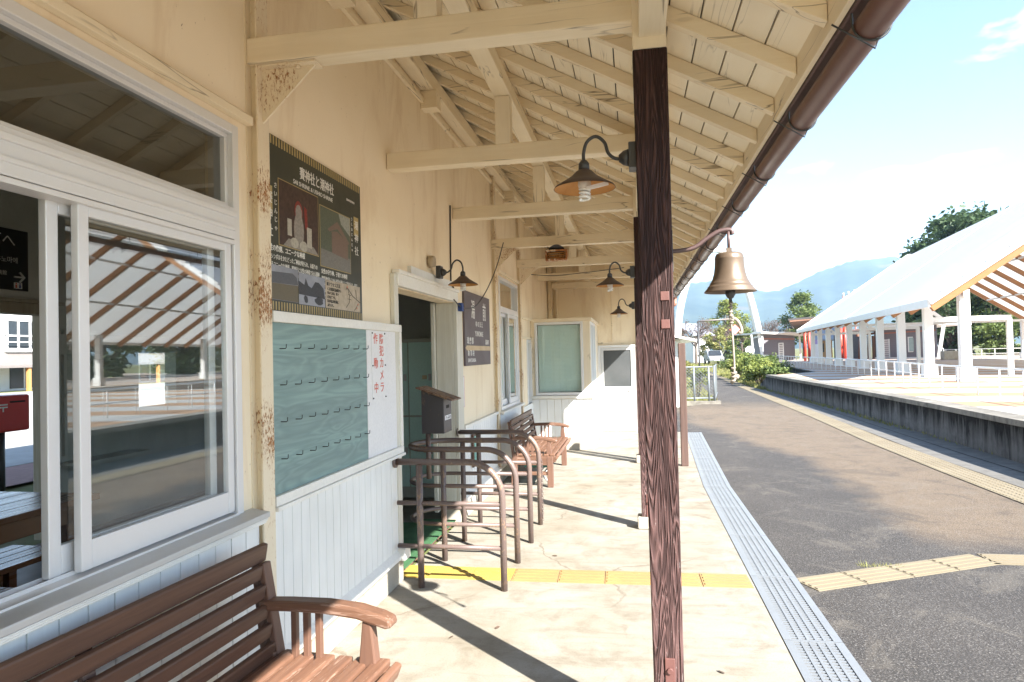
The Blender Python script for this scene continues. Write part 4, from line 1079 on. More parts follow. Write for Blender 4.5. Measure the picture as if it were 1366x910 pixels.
MB().prism([(SX - 0.001, 6.185, 1.578), (SX - 0.001, 6.235, 1.602), (SX - 0.001, 7.303, 1.602), (SX - 0.001, 7.303, 1.554), (SX - 0.001, 6.235, 1.554)], (0.003, 0, 0)).build('arrow_band', ink_tan, st)
sp = thing('paper_notice', 'narrow white paper strip with red marks beside the doorway casing', 'notice', (W, 6.1, 1.16))
MB().box(W + 0.002, W + 0.005, 6.045, 6.18, 1.015, 1.314).build('sheet', paper, sp)
t = MB().text('足\n元\n注\n意', 0.062, (W + 0.0055, 6.08, 1.245), line=1.05)
for a, b, c, d in ((6.05, 6.175, 1.306, 1.31), (6.05, 6.175, 1.02, 1.024), (6.05, 6.054, 1.024, 1.306), (6.171, 6.175, 1.024, 1.306)): t.box(W + 0.0045, W + 0.006, a, b, c, d)
t.build('lettering', ink_red, sp)
tp = thing('framed_panel', 'small teal panel in a brown frame leaning on the wall behind the rails', 'panel', (W + 0.06, 6.6, 0.6))
MB().box(W + 0.03, W + 0.05, 6.30, 6.62, 0.42, 0.74).build('frame', bench_wood, tp, 0.003)
MB().box(W + 0.0505, W + 0.053, 6.325, 6.595, 0.445, 0.715).build('panel', simple('teal_print', (0.13, 0.40, 0.34), (0.3, 0.5, 0.45), 18, bump=0), tp)

# =================================================================== LAMPS
def lamp(base, sgn, label, k=1.0):
    """gooseneck lamp: base point on its post or wall, arm running in direction sgn * x"""
    bx, by, bz = base
    L = thing('gooseneck_lamp', label, 'lamp', base, 'gooseneck lamps under the eave')
    MB().box(bx, bx + sgn * 0.04 * k, by - 0.04 * k, by + 0.04 * k, bz - 0.05 * k, bz + 0.05 * k).build('mount', iron, L, 0.004)
    pts = [(bx + sgn * 0.04 * k, by, bz), (bx + sgn * 0.085 * k, by, bz - 0.002)]
    sx = bx + sgn * 0.215 * k
    P = smooth_path([(bx + sgn * 0.03 * k, by, bz), (bx + sgn * 0.085 * k, by, bz - 0.003), (bx + sgn * 0.118 * k, by, bz + 0.022 * k), (bx + sgn * 0.132 * k, by, bz + 0.065 * k), (bx + sgn * 0.165 * k, by, bz + 0.092 * k), (bx + sgn * 0.200 * k, by, bz + 0.074 * k), (sx, by, bz + 0.03 * k), (sx, by, bz - 0.01 * k)], 5)
    MB().tube(P, 0.0068 * k, 10).build('arm', iron, L)
    MB().tube([(bx + sgn * 0.04 * k, by, bz - 0.002), (bx + sgn * 0.06 * k, by, bz - 0.002), (bx + sgn * 0.078 * k, by, bz - 0.002)], [0.034 * k, 0.028 * k, 0.014 * k], 16).build('flange', iron, L)
    zt = bz - 0.012 * k
    MB().lathe([(0.0, 0.012 * k), (0.012 * k, 0.012 * k), (0.021 * k, 0.0), (0.022 * k, -0.03 * k), (0.0, -0.03 * k)], (sx, by, zt), 20).build('neck', iron, L)
    sh = MB().lathe([(0.022 * k, 0.0), (0.032 * k, -0.006 * k), (0.055 * k, -0.028 * k), (0.09 * k, -0.05 * k), (0.117 * k, -0.066 * k), (0.122 * k, -0.074 * k)], (sx, by, zt - 0.026 * k), 36).build('shade', shade_m, L)
    MB().lathe([(0.120 * k, -0.074 * k), (0.114 * k, -0.066 * k), (0.088 * k, -0.053 * k), (0.053 * k, -0.032 * k), (0.02 * k, -0.012 * k)], (sx, by, zt - 0.0262 * k), 36).build('shade_lining', rust_in, sh)
    MB().lathe([(0.0, -0.02 * k), (0.024 * k, -0.02 * k), (0.026 * k, -0.066 * k), (0.020 * k, -0.085 * k), (0.0, -0.087 * k)], (sx, by, zt - 0.02 * k), 20).build('socket', socket_m, L)
    c = Vector((sx, by, zt - 0.105 * k)); hp = []
    for i in range(64):
        a = i / 63 * 2 * math.pi * 3.6; z = 0.012 - 0.052 * i / 63
        hp.append(c + Vector((math.cos(a) * 0.0185, math.sin(a) * 0.0185, z)) * k)
    MB().tube(hp, 0.0058 * k, 8).build('bulb', bulb_m, L)
    if label.startswith('large'):
        MB().bar((sx + 0.01, by - 0.028, zt - 0.106), (sx + 0.095, by - 0.034, zt - 0.092), 0.002, 0.016).build('paper_tag', paper, L)
    return L
lamp((0.041, 2.64, 2.262), -1, 'large nearest gooseneck lamp fixed to the foreground brown post')
lamp((0.027, 5.85, 2.19), -1, 'gooseneck lamp on the second brown post seen below the far beams')
lamp((0.027, 9.25, 2.135), -1, 'smallest gooseneck lamp on the farthest post in front of the end wall')
lamp((W + 0.045, 5.22, 2.185), 1, 'gooseneck lamp on the plaster wall above the station doorway')
MB().tube([(W + 0.012, 5.12, 2.26), (W + 0.055, 5.12, 2.26)], [0.05, 0.045], 16).build('junction_box', simple('cream_box', (0.45, 0.36, 0.25)), None, label='round cream junction box on the wall above the doorway lintel', cat='junction box')
# cables
MB().tube([(W + 0.008, 5.80, 2.86), (W + 0.008, 5.78, 2.5), (W + 0.01, 5.76, 2.17), (W + 0.05, 5.7, 2.1)], 0.007, 6).build('cable', wire_m, None, label='dark vertical cable running down the wall from a beam to the lintel', cat='cable')
MB().tube(smooth_path([(W + 0.15, 7.56, 2.80), (W + 0.12, 7.3, 2.5), (W + 0.10, 6.9, 2.22), (W + 0.08, 6.5, 2.02), (W + 0.07, 6.2, 1.955), (W + 0.06, 5.9, 1.95), (W + 0.05, 5.7, 2.0)]), 0.0055, 6).build('cable', wire_m, None, label='loose dark cable sagging across the station name sign', cat='cable')
MB().box(W + 0.036, W + 0.075, 5.88, 5.945, 1.91, 1.985).build('blue_switch_box', simple('blue_plastic', (0.03, 0.07, 0.25), bump=0), None, 0.003, label='small blue box on the doorway casing under the wall lamp', cat='switch box')
MB().tube(smooth_path([(W + 0.02, 9.4, 2.66), (-1.1, 9.3, 2.60), (-0.6, 9.28, 2.62), (-0.1, 9.27, 2.66)]), 0.005, 6).build('cable', wire_m, None, label='thin dark cable strung below the far beams', cat='cable')

# rusty heater lamp on the fourth beam
ht = thing('heater_lamp', 'rust streaked cream lamp box hanging on a beam', 'lamp', (-0.82, 7.5, 2.6))
hb = MB(); x0, x1, z0, z1, yf = -0.945, -0.70, 2.545, 2.665, 7.40
hb.box(x0, x1, yf, yf + 0.02, z0, z0 + 0.02).box(x0, x1, yf, yf + 0.02, z1 - 0.02, z1).box(x0, x0 + 0.02, yf, yf + 0.02, z0 + 0.02, z1 - 0.02).box(x1 - 0.02, x1, yf, yf + 0.02, z0 + 0.02, z1 - 0.02)
hb.box(x0, x1, yf + 0.02, yf + 0.10, z0, z0 + 0.006).box(x0, x1, yf + 0.02, yf + 0.10, z1 - 0.006, z1).box(x0, x0 + 0.006, yf + 0.02, yf + 0.1, z0 + 0.006, z1 - 0.006).box(x1 - 0.006, x1, yf + 0.02, yf + 0.1, z0 + 0.006, z1 - 0.006).box(x0, x1, yf + 0.1, yf + 0.106, z0, z1)
hb.build('housing', heater_m, ht, 0.002)
hc = MB()
for i in range(3): hc.tube([(x0 + 0.02, yf + 0.03, z0 + 0.036 + i * 0.025), (x1 - 0.02, yf + 0.03, z0 + 0.036 + i * 0.025)], 0.007, 8)
hc.build('element', rust_in, ht)
MB().box(x0 + 0.006, x1 - 0.006, yf + 0.085, yf + 0.0995, z0 + 0.006, z1 - 0.006).build('reflector', heater_m, ht)
MB().tube([(-0.82, 7.44, z1), (-0.82, 7.46, z1 + 0.035)], [0.09, 0.05], 16).build('cap', iron, ht)

# =================================================================== BELL
bl_ = thing('bell', 'brass bell with knotted rope hanging from an iron arm on the foreground post', 'bell', (0.366, 2.62, 1.72))
bxc, byc = 0.365, 2.63
MB().tube(smooth_path([(0.14, byc, 1.885), (0.17, byc, 1.883), (0.235, byc, 1.892), (0.285, byc, 1.925), (0.33, byc, 1.950), (0.372, byc, 1.953), (0.380, byc, 1.935)], 6), 0.0085, 8).tube([(bxc, byc, 1.957), (bxc, byc, 1.87)], 0.006, 8).build('arm', simple('purple_brown_iron', (0.10, 0.06, 0.058), None, 9, rough=0.45, bump=0.1), bl_)
MB().box(0.150, 0.157, byc - 0.03, byc + 0.03, 1.80, 1.96).build('arm_plate', iron, bl_, 0.002)
pr = [(0.0, 0.150), (0.035, 0.150), (0.047, 0.146), (0.051, 0.138), (0.0525, 0.13), (0.0535, 0.128), (0.0525, 0.124), (0.054, 0.10), (0.057, 0.075), (0.064, 0.05), (0.0715, 0.036), (0.0735, 0.034), (0.0735, 0.031), (0.080, 0.022), (0.0825, 0.021), (0.083, 0.017), (0.094, 0.004), (0.0955, 0.0), (0.090, 0.001), (0.07, 0.02), (0.05, 0.07), (0.045, 0.12), (0.0, 0.135)]
MB().lathe(pr, (bxc, byc, 1.717), 48).box(bxc - 0.010, bxc + 0.010, byc - 0.006, byc + 0.006, 1.865, 1.885).build('bell_body', bell_m, bl_)
MB().lathe([(0, 0.03), (0.012, 0.028), (0.018, 0.012), (0.019, 0.0), (0.012, -0.014), (0.006, -0.018), (0.006, -0.03), (0, -0.03)], (bxc, byc, 1.71), 16).build('clapper', iron, bl_)
rp_ = MB()
rp_.tube(smooth_path([(bxc, byc, 1.69), (bxc + 0.002, byc, 1.66), (bxc - 0.002, byc, 1.62), (bxc + 0.003, byc, 1.55), (bxc + 0.006, byc, 1.45), (bxc + 0.005, byc, 1.41)]), 0.0042, 7)
for z, r_ in ((1.675, .011), (1.660, .0125), (1.643, .011), (1.628, .0125), (1.612, .011), (1.602, .010), (1.43, .012), (1.412, .017), (1.398, .0135), (1.383, .012)):
    a = random.uniform(0, 6); rp_.tube(arc((bxc + 0.002 + 0.003 * math.cos(a), byc, z), r_ * 0.45, 0, 330, 9, (1, 0, .25), (0, 1, .25)), 0.0045, 6)
rp_.tube(smooth_path([(bxc + 0.004, byc, 1.62), (bxc + 0.022, byc - 0.004, 1.608), (bxc + 0.034, byc, 1.582), (bxc + 0.036, byc, 1.565), (bxc + 0.027, byc, 1.562)]), 0.0065, 7)
rp_.tube([(bxc + 0.02, byc, 1.405), (bxc - 0.006, byc, 1.372)], 0.006, 6).tube([(bxc, byc, 1.405), (bxc + 0.02, byc, 1.392)], 0.007, 6)
rp_.build('rope', rope_m, bl_)

# =================================================================== BENCHES
def make_bench(loc, label, k=1.0, length=1.62):
    B = thing('bench', label, 'bench', (0, 0, 0), 'brown slatted platform benches')
    # x: 0 at the back, +x to the front; y: 0 at far end, negative towards the camera
    L = length
    bsl = [(0.0, 0.785), (0.012, 0.715), (0.024, 0.645), (0.036, 0.575), (0.048, 0.505), (0.060, 0.437), (0.074, 0.385)]
    for i, (x, z) in enumerate(bsl):
        h = 0.055 if i else 0.068
        MB().bar((x + 0.018, -L + (0.03 if i == 0 else 0.0785), z - h / 2), (x + 0.018, -0.01 if i == 0 else -0.0585, z - h / 2), 0.024, h, (0.17, 0, 1)).build('back_slat', bench_wood, B, 0.006)
    for y in (-0.058, -L + 0.03):
        MB().prism([(0.0195, y, 0.7155), (0.044, y, 0.7185), (0.106, y, 0.36), (0.080, y, 0.35)], (0, 0.048, 0)).build('back_stile', bench_wood_z, B, 0.005)
    for y in (-0.055, -L / 2, -L + 0.04):
        MB().prism([(-0.02, y, 0.765), (-0.002, y, 0.765), (0.062, y, 0.36), (0.10, y, 0.30), (0.03, y, 0.30)], (0, 0.045, 0)).build('back_post', bench_wood_z, B, 0.008)
    for y in (-0.075, -L + 0.03):
        MB().prism([(0.03, y, 0.40), (0.095, y, 0.40), (0.075, y, 0.0), (0.01, y, 0.0)], (0, 0.06, 0)).build('leg', bench_wood_z, B, 0.006)
        MB().box(0.44, 0.51, y, y + 0.06, 0.0, 0.36).build('leg', bench_wood_z, B, 0.006)
        MB().box(0.085, 0.44, y + 0.012, y + 0.05, 0.14, 0.18).build('stretcher', bench_wood_x, B, 0.004)
        MB().prism([(0.06, y + 0.004, 0.26), (0.44, y + 0.004, 0.255), (0.545, y + 0.004, 0.30), (0.56, y + 0.004, 0.345), (0.535, y + 0.004, 0.372), (0.06, y + 0.004, 0.372 - 0.015)], (0, 0.052, 0)).build('side_rail', bench_wood_x, B, 0.008)
        # arm rest: slightly humped
        top = [(0.03, 0.585), (0.15, 0.592), (0.30, 0.596), (0.43, 0.588), (0.52, 0.568), (0.56, 0.552)]
        bot = [(0.565, 0.525), (0.54, 0.518), (0.43, 0.545), (0.30, 0.555), (0.15, 0.553), (0.03, 0.548)]
        MB().prism([(a, y - 0.002, b) for a, b in top + bot], (0, 0.066, 0)).build('arm_rest', bench_wood_x, B, 0.010)
        MB().prism([(0.43, y + 0.008, 0.37), (0.50, y + 0.008, 0.37), (0.482, y + 0.008, 0.54), (0.448, y + 0.008, 0.54)], (0, 0.045, 0)).build('arm_post', bench_wood_z, B, 0.006)
        for xx in (0.165, 0.215, 0.265):
            MB().box(xx - 0.011, xx + 0.011, y + 0.02, y + 0.042, 0.362, 0.556).build('baluster', bench_wood_z, B, 0.002)
    n = 6
    for i in range(n):
        xa = 0.105 + i * 0.074
        z = 0.392 - 0.004 * math.sin(math.pi * i / (n - 1))
        MB().box(xa, xa + 0.058, -L + 0.03, -0.012, z - 0.026, z).build('seat_slat', bench_seat, B, 0.007)
    MB().bar((0.555, -L + 0.03, 0.355), (0.555, -0.012, 0.355), 0.03, 0.058, (0.4, 0, 1)).build('seat_slat', bench_seat, B, 0.008)
    MB().box(0.12, 0.16, -L + 0.09, -0.08, 0.30, 0.335).build('seat_bearer', bench_wood, B, 0.004)
    B.location = loc
    B.scale = (k, k, k)
    return B
b1 = make_bench((-1.447, 2.40, 0.0), 'brown slatted wooden bench in the foreground under the big window', 1.015)
b1.rotation_euler = (0, 0, rad(-4.0))
b2 = copy_tree(b1); b2.rotation_euler = (0, 0, 0); b2.location = (-1.42, 9.03, 0.0); b2.scale = (0.965, 0.98, 0.965)
b2['label'] = 'smaller looking brown bench against the wall beyond the barrier rails'
tr = thing('folding_trolley', 'teal tray with folded metal legs stowed under the far bench', 'trolley', (-1.2, 7.9, 0))
MB().box(-1.28, -0.98, 7.62, 8.2, 0.20, 0.235).build('tray', teal_plastic, tr, 0.006)
MB().tube([(-0.98, 7.64, 0.22), (-1.16, 7.64, 0.0)], 0.012, 8).tube([(-1.16, 7.64, 0.22), (-0.98, 7.64, 0.0)], 0.012, 8).tube([(-0.98, 8.18, 0.22), (-1.16, 8.18, 0.0)], 0.012, 8).build('folding_leg', alu_d, tr)

# =================================================================== BARRIER RAILS
RR, RB = 0.0215, 0.0155
def front_bend(xr, y, zt, r=0.22):
    return [(xr - r, y, zt)] + arc((xr - r, y, zt - r), r, 80, 0, 8, (1, 0, 0), (0, 0, 1)) + [(xr, y, 0.0)]
def upright(x, y, z, par): MB().tube([(x, y, 0.0), (x, y, z)], RR, 12).build('upright', rail_paint, par)
def fixing(x, y, par, w=0.05): MB().box(x - 0.05, x + 0.05, y - 0.05, y + 0.05, 0.0005, 0.006).build('base_plate', rail_paint, par)
r1 = thing('barrier_rail', 'nearest brown pipe barrier fixed to the end of the notice board wall', 'barrier rail', (-1.1, 4.2, 0), 'brown pipe barriers at the doorway')
MB().tube([(-1.555, 4.2, 0.815)] + front_bend(-0.853, 4.2, 0.815), RR, 14).build('top_rail', rail_paint, r1)
upright(-1.403, 4.2, 0.80, r1)
for z in (0.547, 0.267):
    MB().tube([(-1.555, 4.2, z), (-0.86, 4.2, z)], RB, 12).build('cross_bar', rail_paint, r1)
MB().tube([(-1.572, 4.2, 0.815), (-1.556, 4.2, 0.815)], 0.04, 14).build('wall_flange', rail_paint, r1)
r2 = thing('barrier_rail', 'middle brown pipe barrier looping back on itself as a double rail', 'barrier rail', (-1.1, 5.03, 0), 'brown pipe barriers at the doorway')
ya, yb = 4.768, 5.285; yc, rc = (ya + yb) / 2, (yb - ya) / 2
def loop(z, x0, xr):
    return [(xr, ya, z), (x0, ya, z)] + arc((x0, yc, z), rc, 270, 90, 14, (1, 0, 0), (0, 1, 0))[1:-1] + [(x0, yb, z), (xr, yb, z)]
f1 = list(reversed(front_bend(-0.865, ya, 0.815)))
f2 = front_bend(-0.847, yb, 0.815)
xl_ = -1.47
mid = arc((xl_, yc, 0.815), rc, -90, -270, 14, (1, 0, 0), (0, 1, 0))
MB().tube(f1 + mid + f2, RR, 14).build('top_rail', rail_paint, r2)
for (x, y) in ((-1.408, ya), (-1.392, yb)): upright(x, y, 0.80, r2)
for z in (0.547, 0.267):
    MB().tube([(-0.872, ya, z)] + arc((xl_, yc, z), rc, -90, -270, 14, (1, 0, 0), (0, 1, 0)) + [(-0.852, yb, z)], RB, 12).build('cross_bar', rail_paint, r2)
r4 = thing('barrier_rail', 'farthest brown pipe barrier fixed to the doorway jamb', 'barrier rail', (-1.1, 5.855, 0), 'brown pipe barriers at the doorway')
MB().tube([(-1.575, 5.855, 0.815)] + front_bend(-0.851, 5.855, 0.815), RR, 14).build('top_rail', rail_paint, r4)
upright(-1.394, 5.855, 0.80, r4)
for z in (0.547, 0.267):
    MB().tube([(-1.575, 5.855, z), (-0.86, 5.855, z)], RB, 12).build('cross_bar', rail_paint, r4)
MB().tube([(-1.587, 5.855, 0.815), (-1.576, 5.855, 0.815)], 0.04, 14).build('wall_flange', rail_paint, r4)
ch = MB(); z = 0.56
while z > 0.03:
    ch.tube(arc((-0.826, 5.855, z), 0.008, 0, 360, 8, (0, 1, 0) if int(z * 60) % 2 else (1, 0, 0), (0, 0, 1.6)), 0.0026, 5); z -= 0.019
ch.build('chain', rail_paint, r4)
# ticket collection box on its stand
tk = thing('ticket_box', 'dark rusted iron ticket box with a sloping lid on the looped rail', 'ticket box', (-1.56, 5.03, 0.5))
bx0, bx1, b0, b1_ = -1.635, -1.455, 4.98, 5.20
MB().prism([(bx0, b0, 0.905), (bx1, b0, 0.905), (bx1, b0, 1.175), (bx0, b0, 1.24)], (0, b1_ - b0, 0)).build('case', box_iron, tk, 0.004)
MB().prism([(bx0 - 0.035, b0 - 0.03, 1.258), (bx1 + 0.075, b0 - 0.03, 1.155), (bx1 + 0.075, b0 - 0.03, 1.165), (bx0 - 0.035, b0 - 0.03, 1.268)], (0, b1_ - b0 + 0.06, 0)).build('lid', box_roof, tk, 0.002)
MB().tube([(-1.60, 5.03, 0.55), (-1.60, 5.03, 0.905)], 0.02, 12).build('stand', rail_paint, tk)
MB().box(bx1 - 0.004, bx1 + 0.002, 5.05, 5.13, 1.095, 1.12).build('slot', dark_gap, tk)
MB().box(bx1 - 0.004, bx1 + 0.002, 5.01, 5.18, 1.005, 1.04).build('label_strip', paper, tk)
MB().text('きっぷ入れ', 0.03, (bx1 + 0.0025, 5.02, 1.012)).build('lettering', ink_black, tk)

# short weathered post beyond
MB().box(0.57, 0.66, 8.95, 9.04, 0, 1.60).build('wooden_post', plank_wood, None, 0.008, label='thin weathered wooden post standing on the platform behind the main post', cat='post')

# fallen leaves on the concrete
for i, (x, y) in enumerate(((-0.78, 3.62), (-1.0, 3.47), (-0.62, 4.95), (0.2, 3.0), (0.36, 3.25))):
    m = MB(); a = random.uniform(0, 6); c, s = math.cos(a), math.sin(a)
    pts = [(-.02, 0, .004), (-.008, .009, .007), (.012, .007, .009), (.024, 0, .005), (.01, -.008, .003), (-.008, -.008, .004)]
    m.add([(x + p[0] * c - p[1] * s, y + p[0] * s + p[1] * c, p[2]) for p in pts], [tuple(range(6))])
    m.build('fallen_leaf', leaf_rust, None, label='small dry leaf lying on the concrete platform', cat='leaf', group='dry leaves on the platform')
# tuft of grass at the tactile joint
tg = MB()
for i in range(70):
    x, y = 1.62 + random.uniform(-.14, .14), 4.98 + random.uniform(-.03, .03)
    a = random.uniform(0, 6.28); h = random.uniform(.015, .04)
    tg.add([(x, y, -.012), (x + .004, y, -.012), (x + .02 * math.cos(a), y + .02 * math.sin(a), h - .012)], [(0, 1, 2)])
tg.build('grass_tuft', leaf_yellow, None, label='small yellow grass tuft growing beside the bending tactile strip', cat='grass')

# =================================================================== CANOPY
cx, cy = 7.55, 18.86
Av = Vector((0.111, 0.994, 0)).normalized(); Bv = Vector((0.994, -0.111, 0)).normalized()
def cp_(a, b, z): return Vector((cx, cy, 0)) + Av * a + Bv * b + Vector((0, 0, z))
LEN, HW, ZE, ZR = 28.0, 6.67, 2.47, 7.07
can = thing('plaza_canopy', 'large white gabled canopy with orange timber ribs on white columns', 'canopy', tuple(cp_(14, HW, ZP)))
sl_ = (ZR - ZE) / HW
rt = MB()
for sgn in (0, 1):
    e = 0 if sgn == 0 else 2 * HW
    P = [cp_(0, e, ZE + 0.10), cp_(LEN, e, ZE + 0.10), cp_(LEN, HW, ZR + 0.10), cp_(0, HW, ZR + 0.10)]
    rt.quad(*P)
for i in (1,):
    a = LEN * 0.46
    rt.bar(cp_(a, 0, ZE + 0.122), cp_(a, HW, ZR + 0.122), 0.05, 0.035)
rt.build('roof_sheet', membrane, can)
ed_ = MB()
ed_.bar(cp_(-0.02, -0.03, ZE + 0.10), cp_(LEN, -0.03, ZE + 0.10), 0.06, 0.20).bar(cp_(0, 2 * HW + 0.03, ZE + 0.10), cp_(LEN, 2 * HW + 0.03, ZE + 0.10), 0.06, 0.20)
for a in (-0.05, LEN + 0.05):
    ed_.bar(cp_(a, -0.03, ZE + 0.13), cp_(a, HW, ZR + 0.13), 0.08, 0.16).bar(cp_(a, 2 * HW + 0.03, ZE + 0.13), cp_(a, HW, ZR + 0.13), 0.08, 0.16)
    k = 0
    while k < 13:
        t_ = (k + 0.5) / 13
        ed_.bar(cp_(a - 0.045, HW * t_ - 0.03, ZE + (ZR - ZE) * t_ + 0.22), cp_(a - 0.045, HW * t_ + 0.03, ZE + (ZR - ZE) * t_ + 0.22), 0.05, 0.05); k += 1
ed_.build('edge_trim', white_steel, can)
for i in range(15):
    a = 0.15 + i * (LEN - 0.3) / 14
    for s in (0, 1):
        e = 0.05 if s == 0 else 2 * HW - 0.05
        ze = ZE + 0.05 * sl_
        MB().bar(cp_(a, e, ze - 0.05), cp_(a, HW - (0.03 if s == 0 else -0.03), ZR - 0.05), 0.16, 0.20).build('rib', rib_m, can)
for i in range(10):
    a = 0.35 + i * 3.03
    for b in ((0.85, 2 * HW - 0.85) if i % 3 == 0 else (0.85,)):
        zt = ZE + 0.85 * sl_ - 0.16
        MB().bar(cp_(a, b, ZP), cp_(a, b, zt), 0.24, 0.24, tuple(Av)).bar(cp_(a, b, ZP), cp_(a, b, ZP + 0.38), 0.36, 0.36, tuple(Av)).bar(cp_(a - 0.22, b, zt - 0.12), cp_(a + 0.22, b, zt - 0.12), 0.12, 0.12).build('column', white_steel, can, 0.01)
    if i in (1, 4, 7):
        zt = ZP + 1.72
        MB().bar(cp_(a, 0.95, zt), cp_(a, 3.0, zt), 0.12, 0.14).bar(cp_(a, 2.95, ZP), cp_(a, 2.95, zt), 0.13, 0.13, tuple(Av)).bar(cp_(a, 0.9, zt + 0.3), cp_(a, 1.25, zt), 0.08, 0.1).build('side_frame', white_steel, can, 0.006)
    if i == 9: MB().bar(cp_(a, 0.85, ZE + 0.85 * sl_ - 0.22), cp_(a, 2 * HW - 0.85, ZE + 0.85 * sl_ - 0.22), 0.10, 0.14).build('tie_beam', white_steel, can)
for b in (2.6, 4.6, 2 * HW - 4.6, 2 * HW - 2.6):
    zz = ZE + min(b, 2 * HW - b) * sl_ - 0.12
    MB().bar(cp_(0.2, b, zz), cp_(LEN - 0.2, b, zz), 0.06, 0.09).build('purlin_bar', white_steel, can)

# =================================================================== PLAZA RAILING
rpts = [(6.05, 8.0), (6.2, 11.2), (6.33, 13.05), (6.42, 15.0), (6.6, 16.9), (7.0, 19.6), (7.3, 22.8), (7.65, 27.4), (8.3, 38.0), (9.0, 50.0)]
rl = thing('plaza_railing', 'low white metal railing along the raised plaza edge', 'railing', (6.6, 17, ZP))
R3 = smooth_path([Vector((x, y, 0)) for x, y in rpts], 8)
for z, r_ in ((0.52, 0.018), (0.27, 0.011)):
    MB().tube([p + Vector((0, 0, ZP + z)) for p in R3], r_, 8).build('rail', white_steel, rl)
acc = 0.0; nxt = 0.0
for a, b in zip(R3[:-1], R3[1:]):
    L = (b - a).length
    while nxt <= acc + L:
        p = a + (b - a) * ((nxt - acc) / L)
        MB().tube([p + Vector((0, 0, ZP)), p + Vector((0, 0, ZP + 0.52))], 0.013, 8).build('baluster', white_steel, rl)
        nxt += 0.86
    acc += L
# railing along the far side of the plaza
fr_ = thing('far_railing', 'white railing at the far side of the plaza under the dark trees', 'railing', tuple(far(1320, 478, 46)))
P0, P1 = far(1258, 482, 44), far(1420, 482, 40)
P0.z = P1.z = ZP
for z in (0.62, 0.32): MB().tube([P0 + Vector((0, 0, z)), P1 + Vector((0, 0, z))], 0.02, 6).build('rail', white_steel, fr_)
for i in range(10):
    p = P0.lerp(P1, i / 9); MB().tube([p, p + Vector((0, 0, 0.62))], 0.02, 6).build('baluster', white_steel, fr_)
for (u, lab) in ((1264, 'pale stone block by the far end of the grey building'), (1278, 'pale stone block farther from the grey building beside the far railing')):
    p = far(u, 482, 42); MB().box(p.x - .35, p.x + .3, p.y - .3, p.y + .3, ZP, ZP + 0.55).build('stone_block', plinth_m, None, 0.03, label=lab, cat='block')

# =================================================================== FAR BUILDINGS
def facade_box(m, u0, u1, d0, d1, z0, zl, zr, depth=6.0):
    """solid with a front running from direction u0 at d0 to u1 at d1; tops zl, zr"""
    a, b = far(u0, 475, d0), far(u1, 475, d1); a.z = b.z = z0
    t = (b - a).normalized(); n = Vector(((a.x + b.x) / 2 - 0.3, (a.y + b.y) / 2, 0)).normalized() if u0 > 1000 else Vector((-t.y, t.x, 0))
    if n.y < 0: n = -n
    A, B = a.copy(), b.copy()
    m.add([A, B, B + n * depth, A + n * depth, A + Vector((0, 0, zl - z0)), B + Vector((0, 0, zr - z0)), B + n * depth + Vector((0, 0, zr - z0)), A + n * depth + Vector((0, 0, zl - z0))],
          [(3, 2, 1, 0), (4, 5, 6, 7), (0, 1, 5, 4), (1, 2, 6, 5), (2, 3, 7, 6), (3, 0, 4, 7)])
    return A, B, t, n
gb = thing('grey_hall', 'long grey clad hall with white leaning frames beyond the canopy', 'building', tuple(far(1205, 482, 48)))
m = MB(); A, B, t, n = facade_box(m, 1166, 1250, 51, 46, ZP, 2.62, 2.86)
m.build('wall', grey_clad, gb)
Lb = (B - A).length
def onf(s, z, off=0.0): return A + t * s - n * off + Vector((0, 0, z - ZP))
MB().bar(onf(-0.5, 2.72, 0.3), onf(Lb + 0.5, 2.98, 0.3), 0.9, 0.16).bar(onf(-0.5, 2.72, -3), onf(Lb + 0.5, 2.98, -3), 6.0, 0.12).build('roof', white_steel, gb)
MB().bar(onf(Lb + 0.05, ZP, 0.1), onf(Lb + 0.55, 2.95, 0.1), 0.22, 0.2, tuple(n)).bar(onf(-0.02, ZP + 0.05, 0.05), onf(Lb, ZP + 0.05, 0.05), 0.06, 0.12).build('frame', white_steel, gb)
MB().bar(onf(0.3, 2.42, 0.03), onf(Lb - 0.1, 2.50, 0.03), 0.05, 0.08).build('red_band', simple('red_brown_band', (0.42, 0.16, 0.10)), gb)
wv = MB().bar(onf(Lb * .62, 1.0, 0.03), onf(Lb * .62, 2.1, 0.03), 0.48, 0.08, tuple(n)).build('window', white_steel, gb)
MB().bar(onf(Lb * .62, 1.06, 0.08), onf(Lb * .62, 2.04, 0.08), 0.36, 0.04, tuple(n)).build('pane', simple('pale_window_glass', (0.35, 0.45, 0.45), rough=0.2, bump=0), wv)
lv = MB()
for i in range(9): lv.bar(onf(Lb * .21 - 0.2, 0.72 + i * 0.15, 0.06), onf(Lb * .21 + 0.2, 0.72 + i * 0.15, 0.06), 0.04, 0.09)
lv.bar(onf(Lb * .21 - 0.24, 0.6, 0.04), onf(Lb * .21 - 0.24, 2.0, 0.04), 0.08, 0.08, tuple(n)).bar(onf(Lb * .21 + 0.24, 0.6, 0.04), onf(Lb * .21 + 0.24, 2.0, 0.04), 0.08, 0.08, tuple(n))
lv.build('louvre', white_steel, gb)
